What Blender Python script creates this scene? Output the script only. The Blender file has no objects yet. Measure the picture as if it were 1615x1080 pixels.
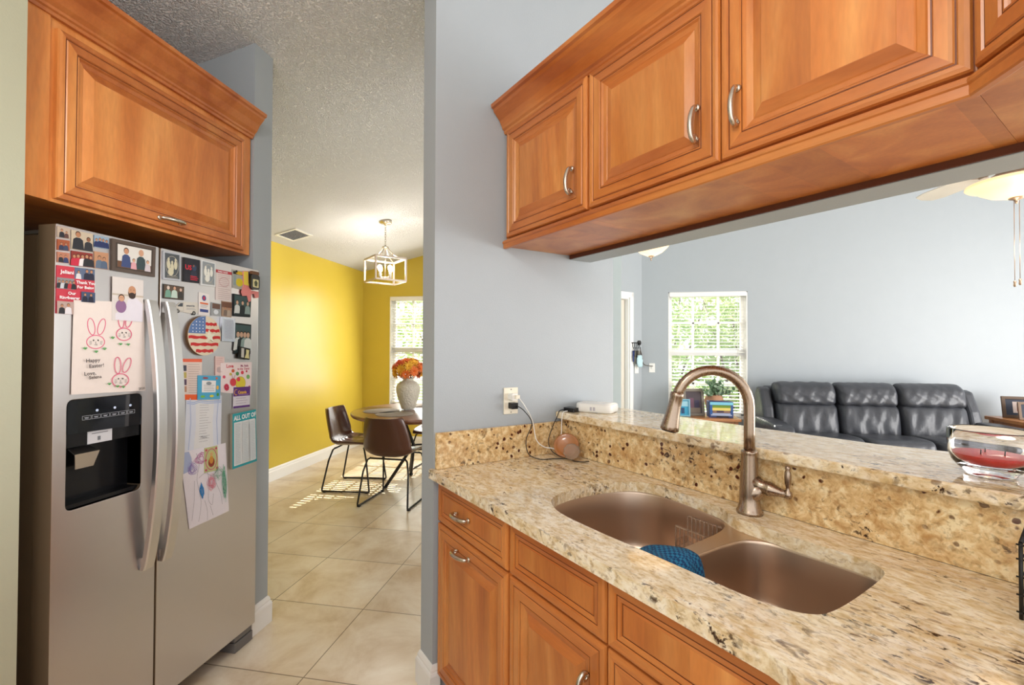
import bpy, math, random
from mathutils import Matrix, Vector
from mathutils.geometry import tessellate_polygon
C = bpy.context.scene
COL = C.collection
R = math.radians
random.seed(7)

# ------------------------------------------------------------------ camera
cam_d = bpy.data.cameras.new('camera')
cam_d.sensor_width = 36.0
cam_d.lens = 718.0 / 1615.0 * 36.0
cam_d.clip_start = 0.02
cam = bpy.data.objects.new('camera', cam_d)
COL.objects.link(cam)
ri = Vector((0.9850598, 0.1721730, 0.0036968))
up = Vector((-0.0014906, -0.0129412, 0.9999152))
fw = Vector((-0.1722062, 0.9849817, 0.0124912))
mw = Matrix((ri, up, -fw)).transposed().to_4x4()
mw.translation = Vector((0, 0, 1.40))
cam.matrix_world = mw
C.camera = cam

# ------------------------------------------------------------------ world, sun, exposure
C.view_settings.view_transform = 'Standard'
C.view_settings.look = 'None'
C.view_settings.gamma = 1.0
C.view_settings.use_curve_mapping = False
C.view_settings.exposure = 0.36
w = bpy.data.worlds.new('sky'); C.world = w
w.use_nodes = True
bg = w.node_tree.nodes['Background']
bg.inputs[0].default_value = (0.985, 0.99, 1.0, 1)
bg.inputs[1].default_value = 1.48
sd = bpy.data.lights.new('sun', 'SUN'); sd.energy = 11.0; sd.angle = R(0.15); sd.color = (1.0, 0.95, 0.86)
sun = bpy.data.objects.new('sun', sd); COL.objects.link(sun)
sun.rotation_euler = Vector((-0.08, 1.0, 0.76)).to_track_quat('Z', 'Y').to_euler()
def area(name, loc, target, sx, sy, power, col=(1, 1, 1)):
    d = bpy.data.lights.new(name, 'AREA'); d.shape = 'RECTANGLE'; d.size = sx; d.size_y = sy
    d.energy = power; d.color = col
    o = bpy.data.objects.new(name, d); COL.objects.link(o); o.location = loc
    o.rotation_euler = (Vector(loc) - Vector(target)).to_track_quat('Z', 'Y').to_euler()
    return o
def point(name, loc, power, r=0.05, col=(1.0, 0.82, 0.62)):
    d = bpy.data.lights.new(name, 'POINT'); d.energy = power; d.shadow_soft_size = r; d.color = col
    o = bpy.data.objects.new(name, d); COL.objects.link(o); o.location = loc
    return o
point('kitchen_fill_light', (-0.55, -0.35, 2.66), 34, 0.16, (1.0, 0.95, 0.88))  # added fill behind the camera to brighten ceiling and cabinets
area('living_side_fill', (6.35, 2.6, 1.25), (2.5, 3.4, 1.7), 3.0, 2.2, 190, (1.0, 0.98, 0.96))  # added fill from the right
area('dining_window_daylight', (-2.25, 6.05, 1.5), (-2.4, 3.0, 1.0), 0.9, 1.4, 22, (1.0, 0.98, 0.93))

# ------------------------------------------------------------------ frames
TH = R(-45.956)           # peninsula runs at 45 degrees to the house
FP = Matrix.Rotation(TH, 4, 'Z')
FW = Matrix.Identity(4)
def UN(u, n, z=0): return FP @ Vector((u, n, z))
def ceil_z(x):
    return 2.513 + 0.225 * (x + 3.303) if x < 2.56 else 2.513 + 0.225 * 5.863 - 0.225 * (x - 2.56)

# ------------------------------------------------------------------ materials
MATS = {}
def new_mat(name):
    m = bpy.data.materials.new(name); m.use_nodes = True
    nt = m.node_tree; b = nt.nodes['Principled BSDF']
    MATS[name] = m
    return m, nt, b
def lin(h):
    h = h.lstrip('#'); v = [int(h[i:i+2], 16) / 255 for i in (0, 2, 4)]
    return tuple(((c / 12.92) if c <= .04045 else ((c + .055) / 1.055) ** 2.4) for c in v) + (1,)
def plain(name, col, rough=0.6, metal=0.0, var=0.06, scale=8.0, bump=0.0, bscale=200.0, coat=0.0, trans=0.0, emit=None, estr=0, ior=1.45, alpha=1.0, sub=0):
    if name in MATS: return MATS[name]
    m, nt, b = new_mat(name)
    c = lin(col) if isinstance(col, str) else tuple(col) + (1,)
    b.inputs['Roughness'].default_value = rough
    b.inputs['Metallic'].default_value = metal
    b.inputs['Coat Weight'].default_value = coat
    b.inputs['Coat Roughness'].default_value = 0.1
    b.inputs['Transmission Weight'].default_value = trans
    b.inputs['IOR'].default_value = ior
    b.inputs['Alpha'].default_value = alpha
    tc = nt.nodes.new('ShaderNodeTexCoord'); n = nt.nodes.new('ShaderNodeTexNoise')
    n.inputs['Scale'].default_value = scale; n.inputs['Detail'].default_value = 3
    nt.links.new(tc.outputs['Object'], n.inputs['Vector'])
    mx = nt.nodes.new('ShaderNodeMix'); mx.data_type = 'RGBA'
    mx.inputs['A'].default_value = tuple(v * (1 - var) for v in c[:3]) + (1,)
    mx.inputs['B'].default_value = tuple(min(1, v * (1 + var)) for v in c[:3]) + (1,)
    nt.links.new(n.outputs['Fac'], mx.inputs['Factor'])
    nt.links.new(mx.outputs['Result'], b.inputs['Base Color'])
    if emit:
        b.inputs['Emission Color'].default_value = lin(emit); b.inputs['Emission Strength'].default_value = estr
    if bump:
        n2 = nt.nodes.new('ShaderNodeTexNoise'); n2.inputs['Scale'].default_value = bscale; n2.inputs['Detail'].default_value = 4
        bp = nt.nodes.new('ShaderNodeBump'); bp.inputs['Strength'].default_value = bump; bp.inputs['Distance'].default_value = 0.01
        nt.links.new(tc.outputs['Object'], n2.inputs['Vector']); nt.links.new(n2.outputs['Fac'], bp.inputs['Height'])
        nt.links.new(bp.outputs['Normal'], b.inputs['Normal'])
    return m
def ramp(nt, stops):
    r = nt.nodes.new('ShaderNodeValToRGB'); e = r.color_ramp.elements
    e[0].position, e[0].color = stops[0][0], stops[0][1]
    e[1].position, e[1].color = stops[-1][0], stops[-1][1]
    for p, c in stops[1:-1]:
        x = e.new(p); x.color = c
    return r
def wood(name, c1, c2, c3, axis='z', rough=0.33, coat=0.25, board=0.11, k=1.0):
    m, nt, b = new_mat(name)
    L = nt.links; N = nt.nodes
    tc = N.new('ShaderNodeTexCoord'); mp = N.new('ShaderNodeMapping')
    mp.inputs['Scale'].default_value = {'z': (9, 9, 1.6), 'x': (1.6, 9, 9), 'y': (9, 1.6, 9)}[axis]
    L.new(tc.outputs['Object'], mp.inputs['Vector'])
    n = N.new('ShaderNodeTexNoise'); n.inputs['Scale'].default_value = 0.55; n.inputs['Detail'].default_value = 5; n.inputs['Distortion'].default_value = 1.6
    L.new(mp.outputs['Vector'], n.inputs['Vector'])
    r = ramp(nt, [(0.25, lin(c1)), (0.5, lin(c2)), (0.78, lin(c3))])
    L.new(n.outputs['Fac'], r.inputs['Fac'])
    # joined boards: each a little lighter or darker
    sx = N.new('ShaderNodeSeparateXYZ'); L.new(tc.outputs['Object'], sx.inputs[0])
    mu = N.new('ShaderNodeMath'); mu.operation = 'MULTIPLY'; mu.inputs[1].default_value = 1 / board
    L.new(sx.outputs[{'z': 'X', 'x': 'Z', 'y': 'X'}[axis]], mu.inputs[0])
    fl = N.new('ShaderNodeMath'); fl.operation = 'FLOOR'; L.new(mu.outputs[0], fl.inputs[0])
    wn = N.new('ShaderNodeTexWhiteNoise'); wn.noise_dimensions = '1D'; L.new(fl.outputs[0], wn.inputs['W'])
    mr = N.new('ShaderNodeMapRange'); mr.inputs['To Min'].default_value = 0.88; mr.inputs['To Max'].default_value = 1.12
    L.new(wn.outputs['Value'], mr.inputs['Value'])
    mx = N.new('ShaderNodeMix'); mx.data_type = 'RGBA'; mx.blend_type = 'MULTIPLY'; mx.inputs['Factor'].default_value = k
    L.new(r.outputs['Color'], mx.inputs['A'])
    cm = N.new('ShaderNodeCombineColor')
    for q in range(3): L.new(mr.outputs[0], cm.inputs[q])
    L.new(cm.outputs[0], mx.inputs['B'])
    # fine pores
    n3 = N.new('ShaderNodeTexNoise'); n3.inputs['Scale'].default_value = 14; n3.inputs['Detail'].default_value = 2
    L.new(mp.outputs['Vector'], n3.inputs['Vector'])
    mr3 = N.new('ShaderNodeMapRange'); mr3.inputs['From Min'].default_value = .3; mr3.inputs['From Max'].default_value = .7
    mr3.inputs['To Min'].default_value = 0.93; mr3.inputs['To Max'].default_value = 1.04
    L.new(n3.outputs['Fac'], mr3.inputs['Value'])
    cm3 = N.new('ShaderNodeCombineColor')
    for q in range(3): L.new(mr3.outputs[0], cm3.inputs[q])
    mx3 = N.new('ShaderNodeMix'); mx3.data_type = 'RGBA'; mx3.blend_type = 'MULTIPLY'; mx3.inputs['Factor'].default_value = 1
    L.new(mx.outputs['Result'], mx3.inputs['A']); L.new(cm3.outputs[0], mx3.inputs['B'])
    L.new(mx3.outputs['Result'], b.inputs['Base Color'])
    b.inputs['Roughness'].default_value = rough; b.inputs['Coat Weight'].default_value = coat; b.inputs['Coat Roughness'].default_value = 0.3
    return m
WOOD = wood('maple_vertical', '#a85824', '#cb7c3a', '#e4a05a', coat=.18)
WOODX = wood('maple_horizontal', '#a4541f', '#c07034', '#d08a48', axis='x', k=0.3, coat=.18)
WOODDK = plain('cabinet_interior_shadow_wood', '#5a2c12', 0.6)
GLAZE = plain('brown_glaze', '#6e3614', 0.4)
WALNUT = wood('walnut_table', '#4a2a18', '#6b4028', '#83553a', axis='x', rough=0.25, coat=0.4)
PINE = wood('honey_pine', '#9a6236', '#b87a48', '#c98c58', axis='x')

def granite(name, light, streak):
    m, nt, b = new_mat(name); L = nt.links; N = nt.nodes
    tc = N.new('ShaderNodeTexCoord'); mp = N.new('ShaderNodeMapping')
    mp.inputs['Scale'].default_value = streak
    L.new(tc.outputs['Object'], mp.inputs['Vector'])
    def noise(sc, det, dist=0.0, src=mp):
        n = N.new('ShaderNodeTexNoise'); n.inputs['Scale'].default_value = sc; n.inputs['Detail'].default_value = det
        n.inputs['Distortion'].default_value = dist; n.inputs['Roughness'].default_value = 0.62
        L.new(src.outputs[0] if src is mp else src.outputs['Object'], n.inputs['Vector']); return n
    def mix(a, bcol, fac):
        x = N.new('ShaderNodeMix'); x.data_type = 'RGBA'
        L.new(a, x.inputs['A'])
        if isinstance(bcol, tuple): x.inputs['B'].default_value = bcol
        else: L.new(bcol, x.inputs['B'])
        L.new(fac, x.inputs['Factor']); return x.outputs['Result']
    def rng(src, a, c, lo=0, hi=1):
        r = N.new('ShaderNodeMapRange'); r.inputs['From Min'].default_value = a; r.inputs['From Max'].default_value = c
        r.inputs['To Min'].default_value = lo; r.inputs['To Max'].default_value = hi
        L.new(src, r.inputs['Value']); return r.outputs[0]
    def mul(a, c):
        x = N.new('ShaderNodeMath'); x.operation = 'MULTIPLY'; L.new(a, x.inputs[0]); L.new(c, x.inputs[1]); return x.outputs[0]
    base = ramp(nt, [(0.34, lin(light[0])), (0.5, lin(light[1])), (0.62, lin(light[2]))])
    L.new(noise(38, 7, 0.5).outputs['Fac'], base.inputs['Fac'])
    c = base.outputs['Color']
    spl = streak[0] == 1.0
    gold = noise(4.5, 5, 1.4)
    c = mix(c, lin('#b8813c'), rng(gold.outputs['Fac'], 0.50, 0.72, 0, .6 if spl else .35))
    fine = noise(85, 4, 0.4)
    c = mix(c, lin('#a07c4a'), rng(fine.outputs['Fac'], 0.52, 0.68, 0, .6))
    grey = noise(30, 6, 1.0)
    c = mix(c, lin('#7a6040'), mul(rng(grey.outputs['Fac'], 0.54, 0.64), rng(noise(4, 4, 1.0).outputs['Fac'], 0.48, 0.62, 0.0, .85)))
    sp = noise(52, 4, 0.5)
    c = mix(c, lin('#3a2012'), mul(rng(sp.outputs['Fac'], 0.57, 0.63), rng(noise(5, 4, 0.8).outputs['Fac'], 0.50, 0.60)))
    vo = N.new('ShaderNodeTexVoronoi'); vo.inputs['Scale'].default_value = 42; vo.inputs['Randomness'].default_value = 1
    wp = N.new('ShaderNodeMix'); wp.data_type = 'RGBA'; wp.blend_type = 'ADD'; wp.inputs['Factor'].default_value = .02; L.new(mp.outputs[0], wp.inputs['A']); L.new(noise(30, 2).outputs['Color'], wp.inputs['B'])
    L.new(wp.outputs['Result'], vo.inputs['Vector'])
    sc_ = N.new('ShaderNodeSeparateColor'); L.new(vo.outputs['Color'], sc_.inputs[0])
    spot = mul(rng(vo.outputs['Distance'], .34, .26), rng(sc_.outputs[0], .62, .66))
    c = mix(c, lin('#4a1a0c'), mul(spot, rng(noise(3.6, 3, 1.0).outputs['Fac'], 0.44 if spl else .50, 0.54 if spl else .60, 0, 1 if spl else .6)))
    L.new(c, b.inputs['Base Color'])
    b.inputs['Roughness'].default_value = 0.05
    b.inputs['Specular IOR Level'].default_value = 0.6
    return m
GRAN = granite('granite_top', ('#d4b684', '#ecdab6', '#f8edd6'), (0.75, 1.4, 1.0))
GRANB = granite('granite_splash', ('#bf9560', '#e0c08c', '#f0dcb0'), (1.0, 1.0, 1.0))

def tile_mat():
    m, nt, b = new_mat('floor_tile'); L = nt.links; N = nt.nodes
    tc = N.new('ShaderNodeTexCoord'); mp = N.new('ShaderNodeMapping')
    mp.inputs['Location'].default_value = (1.202 + 0.53 * 20, -1.768 + 0.5135 * 20, 0)
    L.new(tc.outputs['Object'], mp.inputs['Vector'])
    br = N.new('ShaderNodeTexBrick'); br.offset = 0.0; br.squash = 1.0
    br.inputs['Scale'].default_value = 1.0; br.inputs['Brick Width'].default_value = 0.53; br.inputs['Row Height'].default_value = 0.5135
    br.inputs['Mortar Size'].default_value = 0.0026; br.inputs['Mortar Smooth'].default_value = 0.1
    br.inputs['Color1'].default_value = (0.9, 0.9, 0.9, 1); br.inputs['Color2'].default_value = (1.04, 1.04, 1.04, 1)
    br.inputs['Mortar'].default_value = (0.33, 0.29, 0.25, 1)
    L.new(mp.outputs[0], br.inputs['Vector'])
    n = N.new('ShaderNodeTexNoise'); n.inputs['Scale'].default_value = 3.4; n.inputs['Detail'].default_value = 8; n.inputs['Roughness'].default_value = 0.65; n.inputs['Distortion'].default_value = 0.5
    L.new(tc.outputs['Object'], n.inputs['Vector'])
    r = ramp(nt, [(0.3, lin('#c6ad8a')), (0.5, lin('#dccbb2')), (0.7, lin('#ebe0cd'))]); L.new(n.outputs['Fac'], r.inputs['Fac'])
    mx = N.new('ShaderNodeMix'); mx.data_type = 'RGBA'; mx.blend_type = 'MULTIPLY'; mx.inputs['Factor'].default_value = 1
    L.new(r.outputs['Color'], mx.inputs['A']); L.new(br.outputs['Color'], mx.inputs['B'])
    L.new(mx.outputs['Result'], b.inputs['Base Color'])
    bp = N.new('ShaderNodeBump'); bp.inputs['Strength'].default_value = 0.4; bp.inputs['Distance'].default_value = 0.002; bp.invert = True
    L.new(br.outputs['Fac'], bp.inputs['Height']); L.new(bp.outputs['Normal'], b.inputs['Normal'])
    b.inputs['Roughness'].default_value = 0.28
    return m
TILE = tile_mat()
def popcorn():
    m, nt, b = new_mat('popcorn_ceiling'); L = nt.links; N = nt.nodes
    tc = N.new('ShaderNodeTexCoord')
    n = N.new('ShaderNodeTexNoise'); n.inputs['Scale'].default_value = 110; n.inputs['Detail'].default_value = 2; n.inputs['Roughness'].default_value = 0.6
    L.new(tc.outputs['Object'], n.inputs['Vector'])
    r = N.new('ShaderNodeMapRange'); r.inputs['From Min'].default_value = 0.42; r.inputs['From Max'].default_value = 0.66; L.new(n.outputs['Fac'], r.inputs['Value'])
    bp = N.new('ShaderNodeBump'); bp.inputs['Strength'].default_value = 1.0; bp.inputs['Distance'].default_value = 0.012
    L.new(r.outputs[0], bp.inputs['Height']); L.new(bp.outputs['Normal'], b.inputs['Normal'])
    b.inputs['Base Color'].default_value = (0.93, 0.935, 0.945, 1); b.inputs['Roughness'].default_value = 0.95
    return m
POP = popcorn()
GREYW = plain('grey_wall_paint', '#a6adb2', 0.5, bump=0.06, bscale=180, var=0.02)
GREENW = plain('pale_green_wall_paint', '#b9bba4', 0.55, bump=0.06, bscale=180, var=0.02)
YELLOW = plain('yellow_wall_paint', '#cdb445', 0.32, bump=0.05, bscale=160, var=0.02)
WHITE = plain('white_trim_paint', '#eeedea', 0.35, var=0.01)
WPLAS = plain('white_plastic', '#ecebe6', 0.3, var=0.01)
IVORY = plain('almond_plastic', '#e9e2cf', 0.35, var=0.01)
BLACK = plain('black_plastic', '#101114', 0.25, var=0.02)
GLOSSBK = plain('gloss_black_panel', '#0a0c12', 0.06, var=0.02, coat=1.0)
MATTBK = plain('black_iron', '#15120f', 0.5, var=0.05)
def brushed(name, col, rough, axis='z', amp=.05, sc=1.0):
    m, nt, b = new_mat(name); L = nt.links; N = nt.nodes
    tc = N.new('ShaderNodeTexCoord'); mp = N.new('ShaderNodeMapping')
    mp.inputs['Scale'].default_value = {'z': (300, 300, 3), 'x': (3, 300, 300), 'y': (300, 3, 300)}[axis]
    L.new(tc.outputs['Object'], mp.inputs['Vector'])
    n = N.new('ShaderNodeTexNoise'); n.inputs['Scale'].default_value = sc; n.inputs['Detail'].default_value = 2; L.new(mp.outputs[0], n.inputs['Vector'])
    r = N.new('ShaderNodeMapRange'); r.inputs['To Min'].default_value = rough - amp; r.inputs['To Max'].default_value = rough + amp; L.new(n.outputs['Fac'], r.inputs['Value'])
    L.new(r.outputs[0], b.inputs['Roughness'])
    b.inputs['Base Color'].default_value = lin(col); b.inputs['Metallic'].default_value = 1.0
    return m
STEEL = brushed('brushed_stainless', '#d2cecd', 0.31, 'y', amp=.02)
STEELH = brushed('brushed_handle', '#dcdad8', 0.36, 'z', amp=.03)
SINKM = brushed('sink_steel', '#d0b9a4', 0.36, 'x')
NICKEL = brushed('brushed_nickel', '#a4917f', 0.27, 'z')
PEWTER = brushed('satin_nickel_pull', '#cfc6b8', 0.25, 'z')
FRSIDE = plain('fridge_side_paint', '#7a6650', 0.4, var=0.03)
FRGREY = plain('fridge_grey_plastic', '#6d6a68', 0.45)
LEATHER = plain('grey_leather', '#3f4147', 0.36, bump=0.6, bscale=14, var=0.15, coat=0.05)
BRLEATH = plain('brown_leather', '#4b2a1c', 0.3, bump=0.08, bscale=60, var=0.1, coat=0.2)
def glass(name, col=(1, 1, 1), rough=0.0):
    m, nt, b = new_mat(name)
    b.inputs['Base Color'].default_value = tuple(col) + (1,); b.inputs['Roughness'].default_value = rough
    b.inputs['Transmission Weight'].default_value = 1.0; b.inputs['IOR'].default_value = 1.45
    return m
GLASS = glass('clear_glass')
def thin_glass():
    m, nt, b = new_mat('window_glass')
    tr = nt.nodes.new('ShaderNodeBsdfTransparent'); gl = nt.nodes.new('ShaderNodeBsdfGlossy'); gl.inputs['Roughness'].default_value = 0.02
    mx = nt.nodes.new('ShaderNodeMixShader'); mx.inputs[0].default_value = 0.06
    nt.links.new(tr.outputs[0], mx.inputs[1]); nt.links.new(gl.outputs[0], mx.inputs[2])
    nt.links.new(mx.outputs[0], nt.nodes['Material Output'].inputs['Surface'])
    return m
WGLASS = thin_glass()
ALAB = plain('alabaster_glass_lit', '#f6dcb8', 0.4, emit='#ffc58a', estr=.62, var=0.08, scale=6)
BULB = plain('lit_bulb', '#fff6e0', 0.3, emit='#ffe9c0', estr=14.0)

def cm(h, rough=0.55):
    return plain('print_' + h.strip('#').lower(), h, rough, var=0.03, scale=60)

# ------------------------------------------------------------------ mesh builder
class MB:
    def __init__(s, frame=FW):
        s.v = []; s.f = []; s.mi = []; s.sm = []; s.mats = []; s.M = Matrix.Identity(4); s.frame = frame
    def m(s, mat):
        if mat not in s.mats: s.mats.append(mat)
        return s.mats.index(mat)
    def add(s, vs, fs, mat, smooth=False):
        b = len(s.v); s.v += [s.M @ Vector(p) for p in vs]
        k = s.m(mat)
        for f in fs:
            s.f.append([b + i for i in f]); s.mi.append(k); s.sm.append(smooth)
    def box(s, x0, x1, y0, y1, z0, z1, mat):
        vs = [(x, y, z) for z in (z0, z1) for x, y in ((x0, y0), (x1, y0), (x1, y1), (x0, y1))]
        s.add(vs, [(3, 2, 1, 0), (4, 5, 6, 7), (0, 1, 5, 4), (1, 2, 6, 5), (2, 3, 7, 6), (3, 0, 4, 7)], mat); return s
    def prism(s, poly, z0, z1, mat, holes=(), side=None, axis='z', smooth=False):
        # poly in 2-D; z0/z1 numbers or functions of the 2-D point
        loops = [list(poly)] + [list(h) for h in holes]
        flat = [p for l in loops for p in l]
        tris = tessellate_polygon([[Vector((p[0], p[1], 0)) for p in l] for l in loops])
        def z(q, p): return q(p) if callable(q) else q
        def P(p, h):
            if axis == 'z': return (p[0], p[1], h)
            if axis == 'x': return (h, p[0], p[1])
            return (p[0], h, p[1])
        n = len(flat)
        vs = [P(p, z(z0, p)) for p in flat] + [P(p, z(z1, p)) for p in flat]
        fs = [tuple(t) for t in tris] + [tuple(i + n for i in reversed(t)) for t in tris]
        s.add(vs, fs, mat)
        b = 0; fs = []
        for l in loops:
            k = len(l)
            for i in range(k): fs.append((b + i, b + (i + 1) % k, n + b + (i + 1) % k, n + b + i))
            b += k
        s.add(vs, fs, side or mat, smooth); return s
    def tube(s, pts, r, mat, seg=10, cap=True, sx=1.0, smooth=True, closed=False):
        pts = [Vector(p) for p in pts]; n = len(pts); rs = r if isinstance(r, (list, tuple)) else [r] * n
        vs = []; up = None
        for i, p in enumerate(pts):
            if closed: t = pts[(i + 1) % n] - pts[i - 1]
            else: t = pts[min(i + 1, n - 1)] - pts[max(i - 1, 0)]
            t.normalize()
            if up is None:
                up = Vector((0, 0, 1)) if abs(t.z) < .9 else Vector((0, 1, 0))
            a = t.cross(up)
            if a.length < 1e-5: a = t.cross(Vector((1, 0, 0)))
            a.normalize(); b = a.cross(t).normalized(); up = b
            for k in range(seg):
                q = 2 * math.pi * k / seg
                vs.append(p + a * math.cos(q) * rs[i] * sx + b * math.sin(q) * rs[i])
        fs = []
        for i in range(n if closed else n - 1):
            j = (i + 1) % n
            for k in range(seg):
                fs.append((i * seg + k, i * seg + (k + 1) % seg, j * seg + (k + 1) % seg, j * seg + k))
        s.add(vs, fs, mat, smooth)
        if cap and not closed:
            s.add(vs[:seg], [tuple(reversed(range(seg)))], mat); s.add(vs[-seg:], [tuple(range(seg))], mat)
        return s
    def lathe(s, prof, mat, c=(0, 0, 0), seg=28, axis='z', smooth=True, rx=1.0, wob=None):
        vs = []
        for j, (r, h) in enumerate(prof):
            for k in range(seg):
                q = 2 * math.pi * k / seg; rr = r * (wob(q, j) if wob else 1)
                a, b2 = rr * math.cos(q) * rx, rr * math.sin(q)
                p = {'z': (a, b2, h), 'x': (h, a, b2), 'y': (b2, h, a)}[axis]
                vs.append((p[0] + c[0], p[1] + c[1], p[2] + c[2]))
        fs = [(j * seg + k, j * seg + (k + 1) % seg, (j + 1) * seg + (k + 1) % seg, (j + 1) * seg + k) for j in range(len(prof) - 1) for k in range(seg)]
        s.add(vs, fs, mat, smooth)
        if prof[0][0] > 1e-4: s.add(vs[:seg], [tuple(reversed(range(seg)))], mat)
        if prof[-1][0] > 1e-4: s.add(vs[-seg:], [tuple(range(seg))], mat)
        return s
    def loft(s, loops, mat, cap0=False, cap1=False, smooth=True, closed=True):
        n = len(loops[0]); vs = [p for l in loops for p in l]
        fs = []
        for j in range(len(loops) - 1):
            for k in range(n if closed else n - 1):
                fs.append((j * n + k, j * n + (k + 1) % n, (j + 1) * n + (k + 1) % n, (j + 1) * n + k))
        s.add(vs, fs, mat, smooth)
        if cap0: s.add(loops[0], [tuple(range(n))], mat, smooth)
        if cap1: s.add(loops[-1], [tuple(range(n))], mat, smooth)
        return s
    def sweep(s, path, prof, mat, closed=False, smooth=False, capm=None):
        # path 2-D; prof = [(out, z)], out = to the right of travel
        n = len(path); loops = []
        for i in range(n):
            p = Vector(path[i]);
            d0 = (p - Vector(path[i - 1])).normalized() if (i or closed) else None
            d1 = (Vector(path[(i + 1) % n]) - p).normalized() if (i < n - 1 or closed) else None
            if d0 is None: d0 = d1
            if d1 is None: d1 = d0
            n0 = Vector((d0.y, -d0.x)); n1 = Vector((d1.y, -d1.x)); b = (n0 + n1)
            b = b / max(b.length_squared / 2, .1)
            loops.append([(p.x + b.x * o, p.y + b.y * o, z) for o, z in prof])
        if closed: loops.append(loops[0])
        s.loft(loops, mat, cap0=not closed, cap1=not closed, smooth=smooth); return s
    def text(s, body, x, y, size, mat, z=0.0, bold=0.0, ex=0.0, align='LEFT', shear=0.0, wscale=1.0):
        cu = bpy.data.curves.new('t', 'FONT'); cu.body = body; cu.size = size; cu.extrude = ex; cu.align_x = align; cu.offset = bold; cu.shear = shear
        cu.resolution_u = 2
        o = bpy.data.objects.new('t', cu); COL.objects.link(o)
        dg = bpy.context.evaluated_depsgraph_get(); me = bpy.data.meshes.new_from_object(o.evaluated_get(dg))
        s.add([(v.co.x * wscale + x, v.co.y + y, v.co.z + z) for v in me.vertices], [tuple(p.vertices) for p in me.polygons], mat)
        bpy.data.objects.remove(o); bpy.data.curves.remove(cu); bpy.data.meshes.remove(me); return s
    def build(s, name, parent=None, bevel=0.0, bseg=2, subsurf=0, solid=0.0, fix=True, loc=None, smooth_all=False):
        me = bpy.data.meshes.new(name)
        vs = list(s.v)
        if parent is not None and '_b' in parent:
            o0 = Vector(parent['_b'])
            vs = [v - o0 for v in vs]
            base = o0
        else:
            if loc is None: base = Vector((0, 0, 0))
            else: base = Vector(loc)
            vs = [v - base for v in vs]
        me.from_pydata([tuple(v) for v in vs], [], s.f)
        for m_ in s.mats: me.materials.append(m_)
        me.polygons.foreach_set('material_index', s.mi)
        me.polygons.foreach_set('use_smooth', [smooth_all or q for q in s.sm])
        me.update()
        if fix:
            import bmesh
            b = bmesh.new(); b.from_mesh(me); bmesh.ops.remove_doubles(b, verts=b.verts, dist=1e-5)
            bmesh.ops.recalc_face_normals(b, faces=b.faces); b.to_mesh(me); b.free()
        o = bpy.data.objects.new(name, me); COL.objects.link(o)
        if parent is not None:
            o.parent = parent
            o['_b'] = tuple(base)
        else:
            o.matrix_world = s.frame @ Matrix.Translation(base)
            o['_b'] = tuple(base)
        if solid:
            q = o.modifiers.new('s', 'SOLIDIFY'); q.thickness = solid; q.offset = 0
        if subsurf:
            q = o.modifiers.new('u', 'SUBSURF'); q.levels = subsurf; q.render_levels = subsurf
        if bevel:
            q = o.modifiers.new('b', 'BEVEL'); q.width = bevel; q.segments = bseg; q.limit_method = 'ANGLE'; q.angle_limit = R(35)
        return o
def thing(name, label, cat, base, frame=FW, group=None):
    o = bpy.data.objects.new(name, None); COL.objects.link(o); o.empty_display_size = 0.05
    o.matrix_world = frame @ Matrix.Translation(Vector(base)); o['_b'] = tuple(base)
    o['label'] = label; o['category'] = cat
    if group: o['group'] = group
    return o
def tag(o, label, cat, group=None, kind=None):
    if label: o['label'] = label
    if cat: o['category'] = cat
    if group: o['group'] = group
    if kind: o['kind'] = kind
    return o
def struct(o, label=None):
    o['kind'] = 'structure'
    if label: o['label'] = label
    return o
def arc(cx, cy, r, a0, a1, n):
    return [(cx + r * math.cos(R(a0 + (a1 - a0) * i / n)), cy + r * math.sin(R(a0 + (a1 - a0) * i / n))) for i in range(n + 1)]
def rrect(x0, x1, y0, y1, r, n=5):
    return arc(x1 - r, y1 - r, r, 0, 90, n) + arc(x0 + r, y1 - r, r, 90, 180, n) + arc(x0 + r, y0 + r, r, 180, 270, n) + arc(x1 - r, y0 + r, r, 270, 360, n)
def smoothpath(pts, n=8):
    # Catmull-Rom through points (tuples of any dimension)
    P = [Vector(p) for p in pts]; out = []
    for i in range(len(P) - 1):
        a, b, c, d = P[max(i - 1, 0)], P[i], P[i + 1], P[min(i + 2, len(P) - 1)]
        for k in range(n):
            t = k / n
            out.append(0.5 * ((2 * b) + (c - a) * t + (2 * a - 5 * b + 4 * c - d) * t * t + (3 * b - a - 3 * c + d) * t ** 3))
    out.append(P[-1]); return out
def smoothclosed(pts, n=6):
    P = [Vector(p) for p in pts]; out = []; L = len(P)
    for i in range(L):
        a, b, c, d = P[i - 1], P[i], P[(i + 1) % L], P[(i + 2) % L]
        for k in range(n):
            t = k / n
            out.append(0.5 * ((2 * b) + (c - a) * t + (2 * a - 5 * b + 4 * c - d) * t * t + (3 * b - a - 3 * c + d) * t ** 3))
    return out

# ================================================================== SETTING
# floor and ceiling
fl = MB(); fl.box(-4.5, 7.0, -3.5, 8.3, -0.1, 0.0, TILE); struct(fl.build('floor'))
def ceil_mb():
    m = MB()
    prof = [(-4.6, ceil_z(-4.6)), (2.56, ceil_z(2.56)), (6.6, ceil_z(6.6)), (6.6, ceil_z(6.6) + .12), (2.56, ceil_z(2.56) + .12), (-4.6, ceil_z(-4.6) + .12)]
    m.prism(prof, -1.6, 6.9, POP, axis='y'); return m
struct(ceil_mb().build('ceiling'))
ztop = lambda p: ceil_z(p[0])
ztopU = lambda p: ceil_z(UN(p[0], p[1]).x)
def wallp(name, poly, z0, z1, mat, frame=FW):
    m = MB(frame); m.prism(poly, z0, z1, mat); return struct(m.build(name))
def rect(x0, x1, y0, y1): return [(x0, y0), (x1, y0), (x1, y1), (x0, y1)]
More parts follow.
